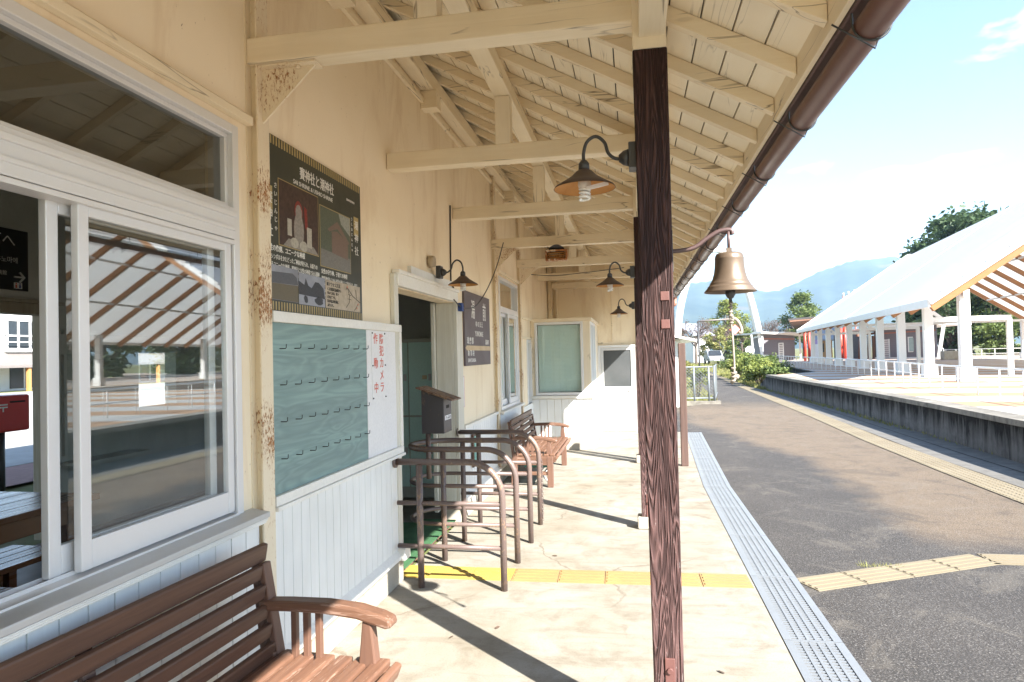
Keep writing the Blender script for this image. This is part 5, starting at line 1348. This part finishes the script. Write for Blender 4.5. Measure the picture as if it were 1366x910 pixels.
# dark timber gateway and blue doors between hall and shed
gt = thing('timber_gateway', 'dark brown timber gateway with leaning posts left of the grey hall', 'gateway', tuple(far(1152, 482, 51)))
gm = MB()
a = far(1143, 482, 51); b = far(1166, 482, 51); a.z = b.z = ZP
d_ = (b - a)
for s, lean in ((0.12, 0.10), (0.38, 0.14), (0.62, 0.1), (0.95, 0.0)):
    gm.bar(a + d_ * s, a + d_ * (s + lean) + Vector((0, 0, 1.75)), 0.17, 0.17, (0, 1, 0))
gm.bar(a + Vector((0, 0, 1.8)), b + Vector((0, 0, 1.95)), 0.25, 0.16)
gm.build('frame', brown_soffit, gt)
bd = thing('blue_grey_store', 'blue grey sheds with dark doors seen between the canopy columns', 'shed', tuple(far(1136, 482, 56)))
m = MB(); A2, B2, t2, n2 = facade_box(m, 1112, 1146, 58, 55, 0.3, 2.5, 2.6, 3); m.build('wall', simple('blue_grey_wall', (0.16, 0.19, 0.24)), bd)
m = MB()
for s in (0.12, 0.3, 0.42, 0.75): m.bar(A2 + t2 * s * 2.2 - n2 * 0.03 + Vector((0, 0, 0.2)), A2 + t2 * s * 2.2 - n2 * 0.03 + Vector((0, 0, 1.9)), 0.16, 0.06, tuple(n2))
m.build('door', dark_glass, bd)
# grey shed with slanted white frame left
sh = thing('grey_shed', 'small grey shed with slanted white frame and louvred door left of the red posts', 'shed', tuple(far(1034, 487, 52)))
m = MB(); A, B, t, n = facade_box(m, 1018, 1060, 52, 54, 0.0, 2.62, 2.45, 5); m.build('wall', grey_clad, sh)
Lb = (B - A).length
def ons(s, z, off=0.0): return A + t * s - n * off + Vector((0, 0, z))
MB().bar(ons(-0.75, 2.74, 0.3), ons(Lb + 0.9, 2.55, 0.3), 0.9, 0.14).bar(ons(-0.75, 2.74, -2.5), ons(Lb + 0.9, 2.55, -2.5), 5.0, 0.1).build('roof', white_steel, sh)
MB().bar(ons(0.02, 0.0, 0.1), ons(-0.5, 2.7, 0.1), 0.2, 0.2, tuple(n)).bar(ons(Lb + 0.75, 0, 0.1), ons(Lb + 0.62, 2.5, 0.1), 0.14, 0.14, tuple(n)).bar(ons(-1.05, 0.3, 0.0), ons(-1.35, 2.6, 0), 0.12, 0.14, tuple(n)).build('frame', white_steel, sh)
m = MB(); facade_box(m, 1001, 1016, 58, 53, 0.0, 2.25, 2.55, 0.4); m.build('side_wall', grey_clad, sh)
MB().bar(ons(0.05, 2.28, 0.03), ons(Lb - 0.05, 2.22, 0.03), 0.05, 0.08).build('red_band', MATS['red_brown_band'], sh)
lv = MB()
for i in range(9): lv.bar(ons(Lb * .55 - 0.22, 0.62 + i * 0.14, 0.06), ons(Lb * .55 + 0.22, 0.62 + i * 0.14, 0.06), 0.04, 0.08)
lv.bar(ons(Lb * .55 - 0.27, 0.3, 0.05), ons(Lb * .55 - 0.27, 1.9, 0.05), 0.09, 0.09, tuple(n)).bar(ons(Lb * .55 + 0.27, 0.3, 0.05), ons(Lb * .55 + 0.27, 1.9, 0.05), 0.09, 0.09, tuple(n)).bar(ons(Lb * .55 - 0.27, 1.9, 0.05), ons(Lb * .55 + 0.27, 1.9, 0.05), 0.09, 0.09)
lv.build('louvre', white_steel, sh)
# pavilion with red posts
pv = thing('red_post_pavilion', 'brown boarded pavilion roof on vermilion red posts', 'pavilion', tuple(far(1080, 484, 50)))
c0 = far(1054, 432, 46); c1 = far(1130, 425, 50); c2 = far(1130, 435, 64); c3 = far(1061, 441, 60)
m = MB(); m.prism([c0, c1, c2, c3], (0, 0, 0.10)); m.build('soffit', brown_soffit, pv)
m = MB(); m.prism([p + Vector((0, 0, 0.102)) for p in (c0 + Vector((-.12, -.12, 0)), c1 + Vector((0, -.12, 0)), c2, c3 + Vector((-.12, 0, 0)))], (0, 0, 0.12)); m.build('roof', simple('dark_pavilion_roof', (0.05, 0.045, 0.045)), pv)
for (u, d, tv) in ((1073.5, 49, 440), (1079, 48, 440), (1121.5, 52, 440), (1127, 51, 436)):
    p = far(u, 484, d); p.z = ZP; q = far(u, tv, d)
    MB().tube([p, Vector((p.x, p.y, q.z - 0.02))], 0.10 if u < 1100 else 0.13, 10).build('post', red_post, pv)
for i, u in enumerate((1127, 1134, 1142)):
    p = far(u, 470, 66); q = far(u, 394 - 2.2 * i, 66)
    o = thing('red_pole', 'red pole with white cap rising behind the white canopy roof', 'pole', (p.x, p.y, 0.3), 'red poles behind the canopy')
    MB().tube([(p.x, p.y, 0.3), (p.x, p.y, q.z - 0.25)], 0.09, 8).build('shaft', simple('faded_red_paint', (0.62, 0.24, 0.22)) if i == 0 else MATS['faded_red_paint'], o)
    MB().tube([(p.x, p.y, q.z - 0.25), (p.x, p.y, q.z + 0.05)], 0.095, 8).build('cap', white_steel, o)
# orange house far behind
oh = thing('orange_house', 'orange timber house with blue grey roof behind the red posts', 'house', tuple(far(1097, 478, 75)))
m = MB(); A, B, t, n = facade_box(m, 1086, 1110, 76, 74, -0.05, 2.35, 2.35, 5); m.build('wall', orange_wall, oh)
m = MB(); up = Vector((0, 0, 1))
m.prism([A - t * .8 - n * .7 + up * 2.3, B + t * .8 - n * .7 + up * 2.3, B + t * .8 + n * 2.5 + up * 3.7, A - t * .8 + n * 2.5 + up * 3.7], (0, 0, 0.14)); m.prism([A - t * .8 + n * 5.7 + up * 2.3, B + t * .8 + n * 5.7 + up * 2.3, B + t * .8 + n * 2.5 + up * 3.7, A - t * .8 + n * 2.5 + up * 3.7], (0, 0, 0.14)); m.build('roof', slate, oh)
MB().bar(A + t * 1.15 - n * 0.02 + up * 1.0, A + t * 1.15 - n * 0.02 + up * 2.0, 0.55, 0.06, tuple(n)).build('window', dark_glass, oh)
# banner
bn = thing('banner_flag', 'white banner with purple top standing beside the red posts', 'banner', tuple(far(1087, 483, 47)))
p = far(1085, 483, 47); p.z = ZP
MB().tube([p, p + Vector((0, 0, 1.55))], 0.02, 8).build('pole', white_steel, bn)
MB().prism([p + Vector((0.03, 0, 0.25)), p + Vector((0.40, 0.05, 0.2)), p + Vector((0.33, 0.03, 1.2)), p + Vector((0.03, 0, 1.2))], (0, 0.012, 0)).build('cloth', paper, bn)
MB().prism([p + Vector((0.03, 0, 1.202)), p + Vector((0.33, 0.03, 1.202)), p + Vector((0.34, 0.04, 1.5)), p + Vector((0.03, 0, 1.5))], (0, 0.012, 0)).build('purple_top', simple('lilac_cloth', (0.42, 0.33, 0.62)), bn)
# white arch
ar = thing('white_arch', 'tall slender white arch standing behind the grey shed', 'arch', tuple(far(960, 485, 62)))
pts = [(902, 492, 60), (903, 450, 60), (909, 410, 60), (921, 372, 60.5), (938, 345, 61), (957, 335, 61.5), (974, 343, 62), (990, 366, 62), (1001, 395, 62), (1009, 430, 62), (1014, 460, 62), (1018, 490, 62)]
P = smooth_path([far(*q) for q in pts], 5)
N_ = len(P)
MB().tube(P, [0.42 - 0.14 * math.sin(math.pi * i / (N_ - 1)) for i in range(N_)], 6).build('arch_rib', white_steel, ar)

# buildings on the street side, seen through the waiting room
hb_ = thing('white_house', 'white two storey building with balcony windows seen through the waiting room', 'house', (-40, 38, 0))
MB().box(-52, -40, 20, 70, -0.05, 5.6).build('wall', white_wall, hb_)
MB().prism([(-40, 19.5, 2.25), (-37.6, 19.5, 1.45), (-37.6, 19.5, 1.6), (-40, 19.5, 2.45)], (0, 51, 0)).build('lower_roof', simple('brown_grey_tiles', (0.20, 0.175, 0.16)), hb_)
MB().box(-53, -39.4, 19, 71, 5.6, 5.8).build('roof', slate, hb_)
y = 21.0
while y < 69:
    wv = MB().box(-40.0, -39.93, y, y + 2.6, 2.75, 4.55).build('window', dark_glass, hb_)
    f = MB()
    for q in (0, 0.82, 1.68, 2.5): f.box(-39.94, -39.86, y + q, y + q + 0.1, 2.7, 4.6)
    f.box(-39.94, -39.865, y, y + 2.6, 3.5, 3.6); f.box(-39.94, -39.865, y, y + 2.6, 4.52, 4.62)
    f.build('frame', white_steel, wv)
    MB().box(-39.9, -39.6, y - .2, y + 2.8, 2.5, 2.62).box(-39.64, -39.6, y - .2, y + 2.8, 3.1, 3.16).build('balcony_rail', white_steel, wv)
    w2 = MB().box(-40.0, -39.95, y + .3, y + 2.3, 0.1, 1.5).build('window', dark_glass, hb_)
    MB().box(-39.96, -39.9, y + 1.25, y + 1.35, 0.1, 1.5).build('frame', white_steel, w2)
    MB().box(-37.9, -37.7, y - 0.5, y - 0.3, -0.05, 1.5).build('porch_post', orange_wall, hb_)
    y += 3.9
MB().quad((-37, -20, -0.03), (-9.5, -20, -0.03), (-9.5, 80, -0.03), (-37, 80, -0.03)).build('street', road_pale, kind='structure')
MB().quad((-9.4, -20, -0.02), (-7.9, -20, -0.02), (-7.9, 80, -0.02), (-9.4, 80, -0.02)).build('footway', brick_strip, kind='structure')
pbx = thing('post_box', 'red post box on a black pole outside the waiting room door', 'post box', (-7.35, 6.7, 0))
MB().box(-7.62, -7.22, 6.42, 6.93, 0.74, 1.17).build('box', post_red, pbx, 0.025)
MB().tube([(-7.42, 6.70, -0.05), (-7.42, 6.70, 0.74)], 0.06, 14).build('pole', iron, pbx)
MB().box(-7.221, -7.216, 6.52, 6.63, 1.055, 1.07).box(-7.221, -7.216, 6.52, 6.63, 1.025, 1.04).box(-7.221, -7.216, 6.568, 6.582, 0.98, 1.03).build('postal_mark', ink_white, pbx)
MB().box(-7.221, -7.217, 6.66, 6.86, 1.08, 1.10).build('slot', dark_gap, pbx)

# small white shed and fence left of the lane
ws = thing('white_shed', 'white walled shed with a thin sloping roof half hidden by the main post', 'shed', (0.9, 21, 0))
MB().box(-1.2, 1.25, 18.9, 23, -0.05, 1.82).build('wall', white_wall, ws)
MB().prism([(-1.4, 18.5, 2.45), (1.66, 18.5, 1.74), (1.66, 18.5, 1.80), (-1.4, 18.5, 2.52)], (0, 5, 0)).build('roof', white_steel, ws)
fh = thing('white_house', 'distant white house behind the bare trees at the end of the lane', 'house', tuple(far(938, 480, 85)))
m = MB(); A, B, t, n = facade_box(m, 925, 946, 85, 86, -0.05, 3.4, 3.4, 6); m.build('wall', white_wall, fh)
m = MB(); m.prism([A - t * .5 - n * .5 + up * 3.4, B + t * .5 - n * .5 + up * 3.4, B + t * .5 + n * 3 + up * 5.0, A - t * .5 + n * 3 + up * 5.0], (0, 0, .15)); m.prism([A - t * .5 + n * 6.5 + up * 3.4, B + t * .5 + n * 6.5 + up * 3.4, B + t * .5 + n * 3 + up * 5.0, A - t * .5 + n * 3 + up * 5.0], (0, 0, .15)); m.build('roof', slate, fh)
fe = thing('chain_link_fence', 'grey chain link fence on a concrete kerb left of the lane', 'fence', (1.7, 19.6, 0))
x0, x1, yf, z0, z1 = 0.6, 2.16, 19.5, 0.12, 1.03
MB().box(0.3, 2.35, 19.35, 19.65, -0.05, 0.07).build('kerb', coping_m, fe)
for x in (0.62, 1.65, 2.05, 2.2): MB().tube([(x, yf, 0.0), (x, yf, z1 + 0.03)], 0.028, 8).build('fence_post', fence_m, fe)
MB().tube([(x0, yf, z1), (x1, yf, z1)], 0.022, 8).tube([(x0, yf, z0 + .03), (x1, yf, z0 + .03)], 0.02, 8).tube([(2.2, yf, z1), (2.62, 22.5, z1)], 0.022, 8).tube([(2.2, yf, z0), (2.62, 22.5, z0)], 0.02, 8).build('fence_rail', fence_m, fe)
ms = MB()
k = -1.0
while k < 2.6:
    for s in (1, -1):
        xa, za, xb, zb = k, z0, k + s * 0.91, z1
        if s < 0: xa, xb = k + 0.0, k - 0.91
        # clip to panel
        def lerp(t): return xa + (xb - xa) * t, za + (zb - za) * t
        ts = [0, 1]
        for lim in (x0, x1):
            if xb != xa:
                tt = (lim - xa) / (xb - xa)
                if 0 < tt < 1: ts.append(tt)
        ts.sort()
        for q0, q1 in zip(ts[:-1], ts[1:]):
            mx_ = lerp((q0 + q1) / 2)[0]
            if x0 < mx_ < x1:
                A_, B_ = lerp(q0), lerp(q1)
                ms.tube([(A_[0], yf, A_[1]), (B_[0], yf, B_[1])], 0.0065, 4, False)
    k += 0.09
for i in range(26):
    y = yf + 0.05 + i * 0.115; x = 2.2 + (y - yf) * 0.14
    ms.tube([(x, y, z0), (x, y, z1)], 0.006, 4, False)
ms.build('mesh', simple('dull_fence_wire', (0.13, 0.145, 0.15), None, 5, rough=0.5), fe)
# pole with arm and warning sign
gp_ = thing('gauge_pole', 'dark slim pole with a horizontal arm beside the lane', 'pole', tuple(far(932, 492, 26)))
p = far(932, 492, 26); p.z = 0; q = far(932, 431, 26); e = far(975, 428, 26)
MB().tube([p, q], 0.035, 8).build('shaft', iron, gp_)
MB().tube([q, e], 0.03, 8).build('arm', simple('grey_brown_pipe', (0.2, 0.17, 0.16)), gp_)
sg = thing('warning_sign', 'white diamond sign with red edge hanging from the pole arm', 'sign', tuple(far(981, 442, 26)))
c = far(981, 442, 26)
def diamond(m, r_, off): m.prism([c + Vector((r_, -off, 0)), c + Vector((0, -off, r_)), c + Vector((-r_, -off, 0)), c + Vector((0, -off, -r_))], (0, 0.012, 0))
m = MB(); diamond(m, 0.21, 0); m.build('border', ink_red, sg)
m = MB(); diamond(m, 0.165, 0.008); m.build('panel', paper, sg)
m = MB(); m.bar(c + Vector((-.06, -.022, -.05)), c + Vector((.06, -.022, .05)), .02, .04, (0, 1, 0)); m.build('mark', ink_black, sg)
rs = thing('round_sign', 'round white sign on an orange post among the shrubs', 'sign', tuple(far(1000, 480, 45)))
p = far(999.5, 470, 45); MB().tube([(p.x, p.y, -0.05), (p.x, p.y, p.z + .1)], 0.05, 8).build('post', simple('orange_paint', (0.6, 0.2, 0.06)), rs)
MB().tube([(p.x, p.y - .06, p.z), (p.x, p.y - .09, p.z)], 0.30, 20).build('disc', paper, rs)
# cars
def car(u, v, d, rot, body, label):
    p = far(u, v, d); p.z = -0.03
    C_ = thing('parked_car', label, 'car', (0, 0, 0), 'cars at the end of the lane')
    prof = [(-2.0, 0.35), (-2.05, 0.75), (-1.2, 0.92), (-0.55, 1.45), (0.9, 1.48), (1.6, 0.98), (2.0, 0.9), (2.05, 0.35)]
    MB().prism([(-0.78, a, b) for a, b in prof], (1.56, 0, 0)).build('body', body, C_, 0.08)
    MB().prism([(-0.66, -1.235, 0.97), (0.66, -1.235, 0.97), (0.58, -0.64, 1.43), (-0.58, -0.64, 1.43)], (0, -0.03, 0.02)).build('windscreen', dark_glass, C_)
    MB().prism([(-0.785, -1.0, 0.96), (-0.785, -0.5, 1.38), (-0.785, 0.8, 1.40), (-0.785, 1.3, 1.0)], (-0.01, 0, 0)).prism([(0.785, -1.0, 0.96), (0.785, -0.5, 1.38), (0.785, 0.8, 1.40), (0.785, 1.3, 1.0)], (0.01, 0, 0)).build('side_window', dark_glass, C_)
    for s in (-1, 1):
        MB().box(s * 0.72, s * 0.42, -2.07, -1.97, 0.62, 0.76).build('headlight', lamp_clear, C_, 0.01)
        for a in (-1.25, 1.25):
            w = MB().tube([(s * 0.62, a, 0.31), (s * 0.80, a, 0.31)], 0.31, 18).build('wheel', tyre_m, C_)
            MB().tube([(s * 0.79, a, 0.31), (s * 0.81, a, 0.31)], 0.17, 14).build('rim', alu, w)
    MB().box(-0.3, 0.3, -2.075, -2.04, 0.42, 0.55).build('number_plate', paper, C_)
    C_.location = p; C_.rotation_euler = (0, 0, rot)
car(951, 490, 72, 0.05, car_white, 'white car facing us at the end of the lane behind the fence')
car(979, 488, 76, 0.2, car_blue, 'dark blue car parked farther away beside the shrubs')
car(1240, 483, 58, 1.4, car_white, 'white car parked beyond the grey hall under the trees')

# =================================================================== TREES AND SHRUBS
def leaves(m, c, R, n, size, rng, flat_=0.0):
    for _ in range(n):
        while True:
            p = Vector((rng.uniform(-1, 1), rng.uniform(-1, 1), rng.uniform(-1, 1)))
            if p.length < 1: break
        p = p * (0.55 + 0.45 * rng.random())
        q = Vector((c[0] + p.x * R[0], c[1] + p.y * R[1], c[2] + p.z * R[2]))
        a = Vector((rng.gauss(0, 1), rng.gauss(0, 1), rng.gauss(0, .6))).normalized()
        b = a.cross(Vector((rng.gauss(0, 1), rng.gauss(0, 1), rng.gauss(0, 1)))).normalized()
        s = size * rng.uniform(0.6, 1.3)
        m.add([q - a * s, q + b * s * .5, q + a * s, q - b * s * .5], [(0, 1, 2, 3)])
def tree(name, base, h, r, mat, label, n=4200, size=0.16, seed=1, trunk_r=0.18, crown0=0.3, clumps=26, group=None, squash=0.75):
    rng = random.Random(seed)
    T = thing(name, label, 'tree', tuple(base), group)
    x, y, z = base
    tk_ = MB(); top = Vector((x + rng.uniform(-.3, .3), y, z + h * 0.8))
    tk_.tube([(x, y, z - 0.1), (x + .05, y, z + h * .25), (x - .05, y + .05, z + h * .5), top], [trunk_r, trunk_r * .8, trunk_r * .55, trunk_r * .15], 8)
    cl = []
    for i in range(clumps):
        a = rng.uniform(0, 6.283); f = rng.random() ** 0.6
        zz = crown0 + (1 - crown0) * rng.random()
        wid = math.sin(math.pi * min(max((zz - crown0) / (1 - crown0) * 0.86 + 0.12, 0), 1)) ** 0.6
        c = (x + math.cos(a) * r * f * wid * .85, y + math.sin(a) * r * f * wid * .85, z + zz * h * .93)
        cl.append(c)
        s = z + h * (crown0 * .6 + 0.3 * rng.random())
        tk_.tube([(x, y, min(s, c[2])), ((x + c[0]) / 2, (y + c[1]) / 2, (s + c[2]) / 2 + .1), c], [trunk_r * .4, trunk_r * .25, trunk_r * .06], 5)
    tk_.build('trunk', bark, T)
    cm = MB()
    for c in cl:
        R = r * rng.uniform(0.2, 0.36)
        leaves(cm, c, (R, R, R * squash), n // clumps, size, rng)
    cm.build('crown', mat, T)
    return T
def gpt(u, v, d, z=0.0):
    p = far(u, v, d); return (p.x, p.y, z)
tree('broadleaf_tree', gpt(1292, 480, 66), 14.7, 7.8, leaf_dark, 'tall dark tree rising above the white canopy roof', 30000, 0.30, 3, 0.35, 0.25, 150)
tree('broadleaf_tree', gpt(1268, 480, 58), 7.2, 3.6, leaf_dark, 'dark green tree directly behind the near canopy column', 6500, 0.17, 4, 0.25, 0.12, 36)
tree('broadleaf_tree', gpt(1330, 480, 56), 6.8, 4.0, leaf_mid, 'green tree under the canopy at the right edge beside the far column', 6500, 0.17, 5, 0.25, 0.12, 36)
tree('broadleaf_tree', gpt(1385, 480, 60), 8.0, 4.5, leaf_dark, 'dark tree at the far right beyond the canopy', 6500, 0.18, 6, 0.25, 0.12, 36)
tree('broadleaf_tree', gpt(1470, 480, 66), 9.0, 5.0, leaf_mid, 'broad green tree beyond the far right end of the canopy', 5000, 0.2, 16, 0.25, 0.12, 30)
tree('broadleaf_tree', gpt(1072, 480, 96), 9.6, 4.4, leaf_mid, 'grey green tree above the brown pavilion roof', 7000, 0.2, 8, 0.25, 0.3, 44)
tree('broadleaf_tree', gpt(970, 480, 110), 10.0, 4.2, leaf_bright, 'light green tree behind the bell rope at the lane end', 7000, 0.2, 9, 0.25, 0.25, 44)
for i, (x, y, h, r_, mt, w) in enumerate(((34, 39, 7.0, 4.2, leaf_dark, 'nearest the station'), (38, 46, 7.5, 4.8, leaf_mid, 'second from the station'), (36, 53, 7.0, 4.6, leaf_dark, 'in the middle'), (41, 60, 8.0, 5.0, leaf_mid, 'second farthest'), (36, 30, 7.0, 4.4, leaf_dark, 'opposite the bell'))):
    tree('broadleaf_tree', (x, y, 0), h, r_, mt, 'green tree in the row across the plaza, ' + w, 3600, 0.26, 90 + i, 0.25, 0.1, 26, 'trees across the plaza')
# bare cherry trees
def bare(base, h, seed, label):
    rng = random.Random(seed)
    T = thing('bare_tree', label, 'tree', tuple(base), 'nearly bare trees beyond the lane')
    br, tips = MB(), []
    tw = MB()
    def grow(p, d, L, r_, lvl):
        q = p + d * L
        midp = (p + q) / 2 + Vector((rng.uniform(-1, 1), rng.uniform(-1, 1), rng.uniform(-.3, .6))) * L * .08
        (br if lvl < 2 else tw).tube([p, midp, q], [r_, r_ * .8, r_ * .6], 5 if lvl < 2 else 3, False)
        if lvl >= 4: tips.append(q); return
        for i in range(4 if lvl else 5):
            nd = (d + Vector((rng.gauss(0, .55), rng.gauss(0, .55), rng.gauss(.05, .3)))).normalized()
            grow(q if i else p.lerp(q, .8), nd, L * rng.uniform(.6, .85), r_ * .55, lvl + 1)
    grow(Vector(base), Vector((0, 0, 1)), h * .27, h * .026, 0)
    br.build('trunk', bark, T)
    tw.build('twigs', twig, T)
    lf = MB()
    for q in tips:
        if rng.random() < .6: leaves(lf, q, (.35, .35, .3), 2, .085, rng)
    lf.build('crown', leaf_rust, T)
spots = [(928, 72, 7.0, 'behind the fence pole'), (945, 88, 6.8, 'over the white car'), (972, 92, 6.4, 'under the bell rope'), (992, 84, 6.8, 'left of the white arch foot'), (1030, 90, 7.0, 'above the grey shed roof'), (1052, 98, 7.2, 'left of the pavilion roof'), (1100, 104, 6.0, 'behind the orange house')]
for i, (u, d, h, w) in enumerate(spots): bare(gpt(u, 485, d), h, 40 + i, 'nearly bare pinkish tree ' + w)
# low trees and scrub at the lane end
tree('small_tree', gpt(958, 486, 80), 4.2, 2.6, leaf_yellow, 'yellow green small tree behind the white car', 2600, 0.16, 21, 0.12, 0.1, 18)
tree('small_tree', gpt(990, 486, 66), 3.4, 2.2, leaf_mid, 'green small tree beside the blue car', 2600, 0.14, 22, 0.12, 0.1, 18)
def shrub(x, y, r, h, mat, label, seed, n=1500, size=0.07, group='shrubs beside the lane'):
    rng = random.Random(seed)
    S = thing('shrub', label, 'shrub', (x, y, 0), group)
    st_ = MB(); cm = MB()
    for i in range(11):
        a = rng.uniform(0, 6.28); f = rng.random() ** .5
        c = (x + math.cos(a) * r * f * .75, y + math.sin(a) * r * f * .75, h * rng.uniform(.3, .8))
        st_.tube([(x + rng.uniform(-.1, .1), y, -.05), c], [.02, .006], 4)
        R = r * rng.uniform(.3, .45); leaves(cm, c, (R, R, R * .75), n // 11, size, rng)
    st_.build('stem', bark, S); cm.build('foliage', mat, S)
for i, (x, y, r, h, mt, lb) in enumerate(((5.45, 27.6, .75, .80, leaf_mid, 'dark green rounded shrub at the tip of the plaza wall'), (5.05, 28.6, .8, .95, leaf_bright, 'bright green shrub beside the plaza wall tip'), (5.3, 30.3, .95, 1.15, leaf_bright, 'tall bright green shrub in the row along the lane'), (5.6, 32.4, 1.0, 1.25, leaf_mid, 'mid green shrub in front of the grey shed'), (5.5, 35.0, 1.1, 1.35, leaf_bright, 'yellow green shrub farther along the lane'), (5.7, 38.5, 1.2, 1.5, leaf_mid, 'far green shrub below the round sign'), (6.3, 34.0, 1.2, 1.3, leaf_mid, 'green shrub tucked behind the lane shrubs'))):
    shrub(x, y, r, h, mt, lb, 60 + i, 2000)
for i, (x, y, r, h, mt, lb) in enumerate(((1.35, 20.6, .55, 1.25, leaf_yellow, 'yellow leaved shrub behind the chain link fence'), (1.95, 21.6, .5, 1.1, leaf_bright, 'green leaved shrub behind the right end of the fence'), (0.8, 20.4, .5, 1.3, leaf_bright, 'green shrub half hidden by the thin wooden post'), (1.3, 24.5, .7, 1.3, leaf_yellow, 'yellow green shrub behind the fence farther along'))):
    shrub(x, y, r, h, mt, lb, 80 + i, 1400, 0.06, 'shrubs behind the fence')
hd = MB(); rng = random.Random(5)
p0, p1 = far(1316, 476, 54), far(1400, 476, 52)
for i in range(26): c = p0.lerp(p1, i / 25); leaves(hd, (c.x, c.y, 0.95), (.5, .5, .45), 70, .1, rng)
hd.build('hedge', leaf_mid, None, label='clipped green hedge behind the far railing', cat='hedge')
# grass verges along the lane
gv = MB(); rng = random.Random(9)
def blades(xa, xb, ya, yb, n, hmax=.16):
    for _ in range(n):
        t_ = rng.random(); y = ya + (yb - ya) * t_; x = rng.uniform(xa[0] + (xa[1] - xa[0]) * t_, xb[0] + (xb[1] - xb[0]) * t_)
        a = rng.uniform(0, 6.28); h = rng.uniform(.04, hmax); w = .02
        gv.add([(x - w * math.cos(a), y - w * math.sin(a), -.05), (x + w * math.cos(a), y + w * math.sin(a), -.05), (x + rng.uniform(-.06, .06), y + rng.uniform(-.06, .06), h)], [(0, 1, 2)])
blades((4.55, 4.9), (4.85, 6.6), 26, 44, 3500); blades((4.68, 4.62), (4.78, 4.82), 13, 27, 500, .08); blades((1.0, 2.3), (2.3, 2.8), 19.7, 32, 2500); blades((-2, 1.0), (2.6, 3.2), 44, 70, 2500, .3); blades((5.2, 4.2), (9, 9), 44, 72, 2500, .3)
blades((4.72, 4.76), (4.76, 4.80), 9.2, 13, 50, .05)
gv.build('grass_verge', leaf_yellow, kind='stuff')

# =================================================================== MOUNTAINS
def mountains():
    prof = [(-200, 372), (300, 352), (600, 366), (760, 360), (860, 372), (905, 381), (930, 379), (960, 377), (985, 380), (1005, 386), (1022, 391), (1038, 391), (1055, 384), (1080, 372), (1100, 363), (1130, 353), (1150, 349), (1175, 347), (1200, 346), (1225, 350), (1260, 340), (1330, 330), (1450, 352), (1700, 340), (2300, 380)]
    def top(u):
        for (a, va), (b, vb) in zip(prof[:-1], prof[1:]):
            if a <= u <= b:
                t = (u - a) / (b - a); return va + (vb - va) * t
        return 380
    rng = random.Random(2)
    us = [-200 + i * 6.5 for i in range(385)]
    rows = [(1500, 0.0), (1800, .16), (2100, .38), (2400, .6), (2650, .78), (2850, .92), (3000, 1.0), (3400, .8), (4000, .3)]
    ph = [rng.uniform(0, 6) for _ in range(6)]
    vs = []
    for d, f in rows:
        for u in us:
            v = top(u); H = (475.9 - 0.02441 * (u - 683) - v) / FPX * 3000
            w = 0
            if 0 < f < 1:
                w = 14 * math.sin(u * .035 + ph[0] + d * .004) + 7 * math.sin(u * .083 + ph[1] + d * .01) + 3 * math.sin(u * .19 + ph[2])
            if f == 1.0: w = 2.6 * math.sin(u * .45 + ph[3]) + 1.8 * math.sin(u * 1.1 + ph[4]) + rng.uniform(-1.5, 1.5)
            lat = (u - 683) / FPX * d
            x, y = fl(d, lat)
            vs.append((x, y, CAM_H + H * f + w if f > 0 else -2))
    n = len(us); fs = []
    for r_ in range(len(rows) - 1):
        for i in range(n - 1): fs.append((r_ * n + i, r_ * n + i + 1, (r_ + 1) * n + i + 1, (r_ + 1) * n + i))
    m = MB(); m.add(vs, fs, True)
    m.build('mountain', mountain_m, kind='structure')
mountains()

# =================================================================== HAZE
hz = MB().box(-5200, 5200, -1200, 5200, -1.1, 430)
hm = bpy.data.materials.new('haze_air'); hm.use_nodes = True
hn = hm.node_tree.nodes; hn.remove(hn['Principled BSDF'])
pvv = hn.new('ShaderNodeVolumePrincipled')
pvv.inputs['Color'].default_value = (0.55, 0.75, 1.0, 1); pvv.inputs['Density'].default_value = 0.00016; pvv.inputs['Anisotropy'].default_value = 0.1
hm.node_tree.links.new(pvv.outputs[0], hn['Material Output'].inputs['Volume'])
hz.build('haze', hm, kind='stuff')
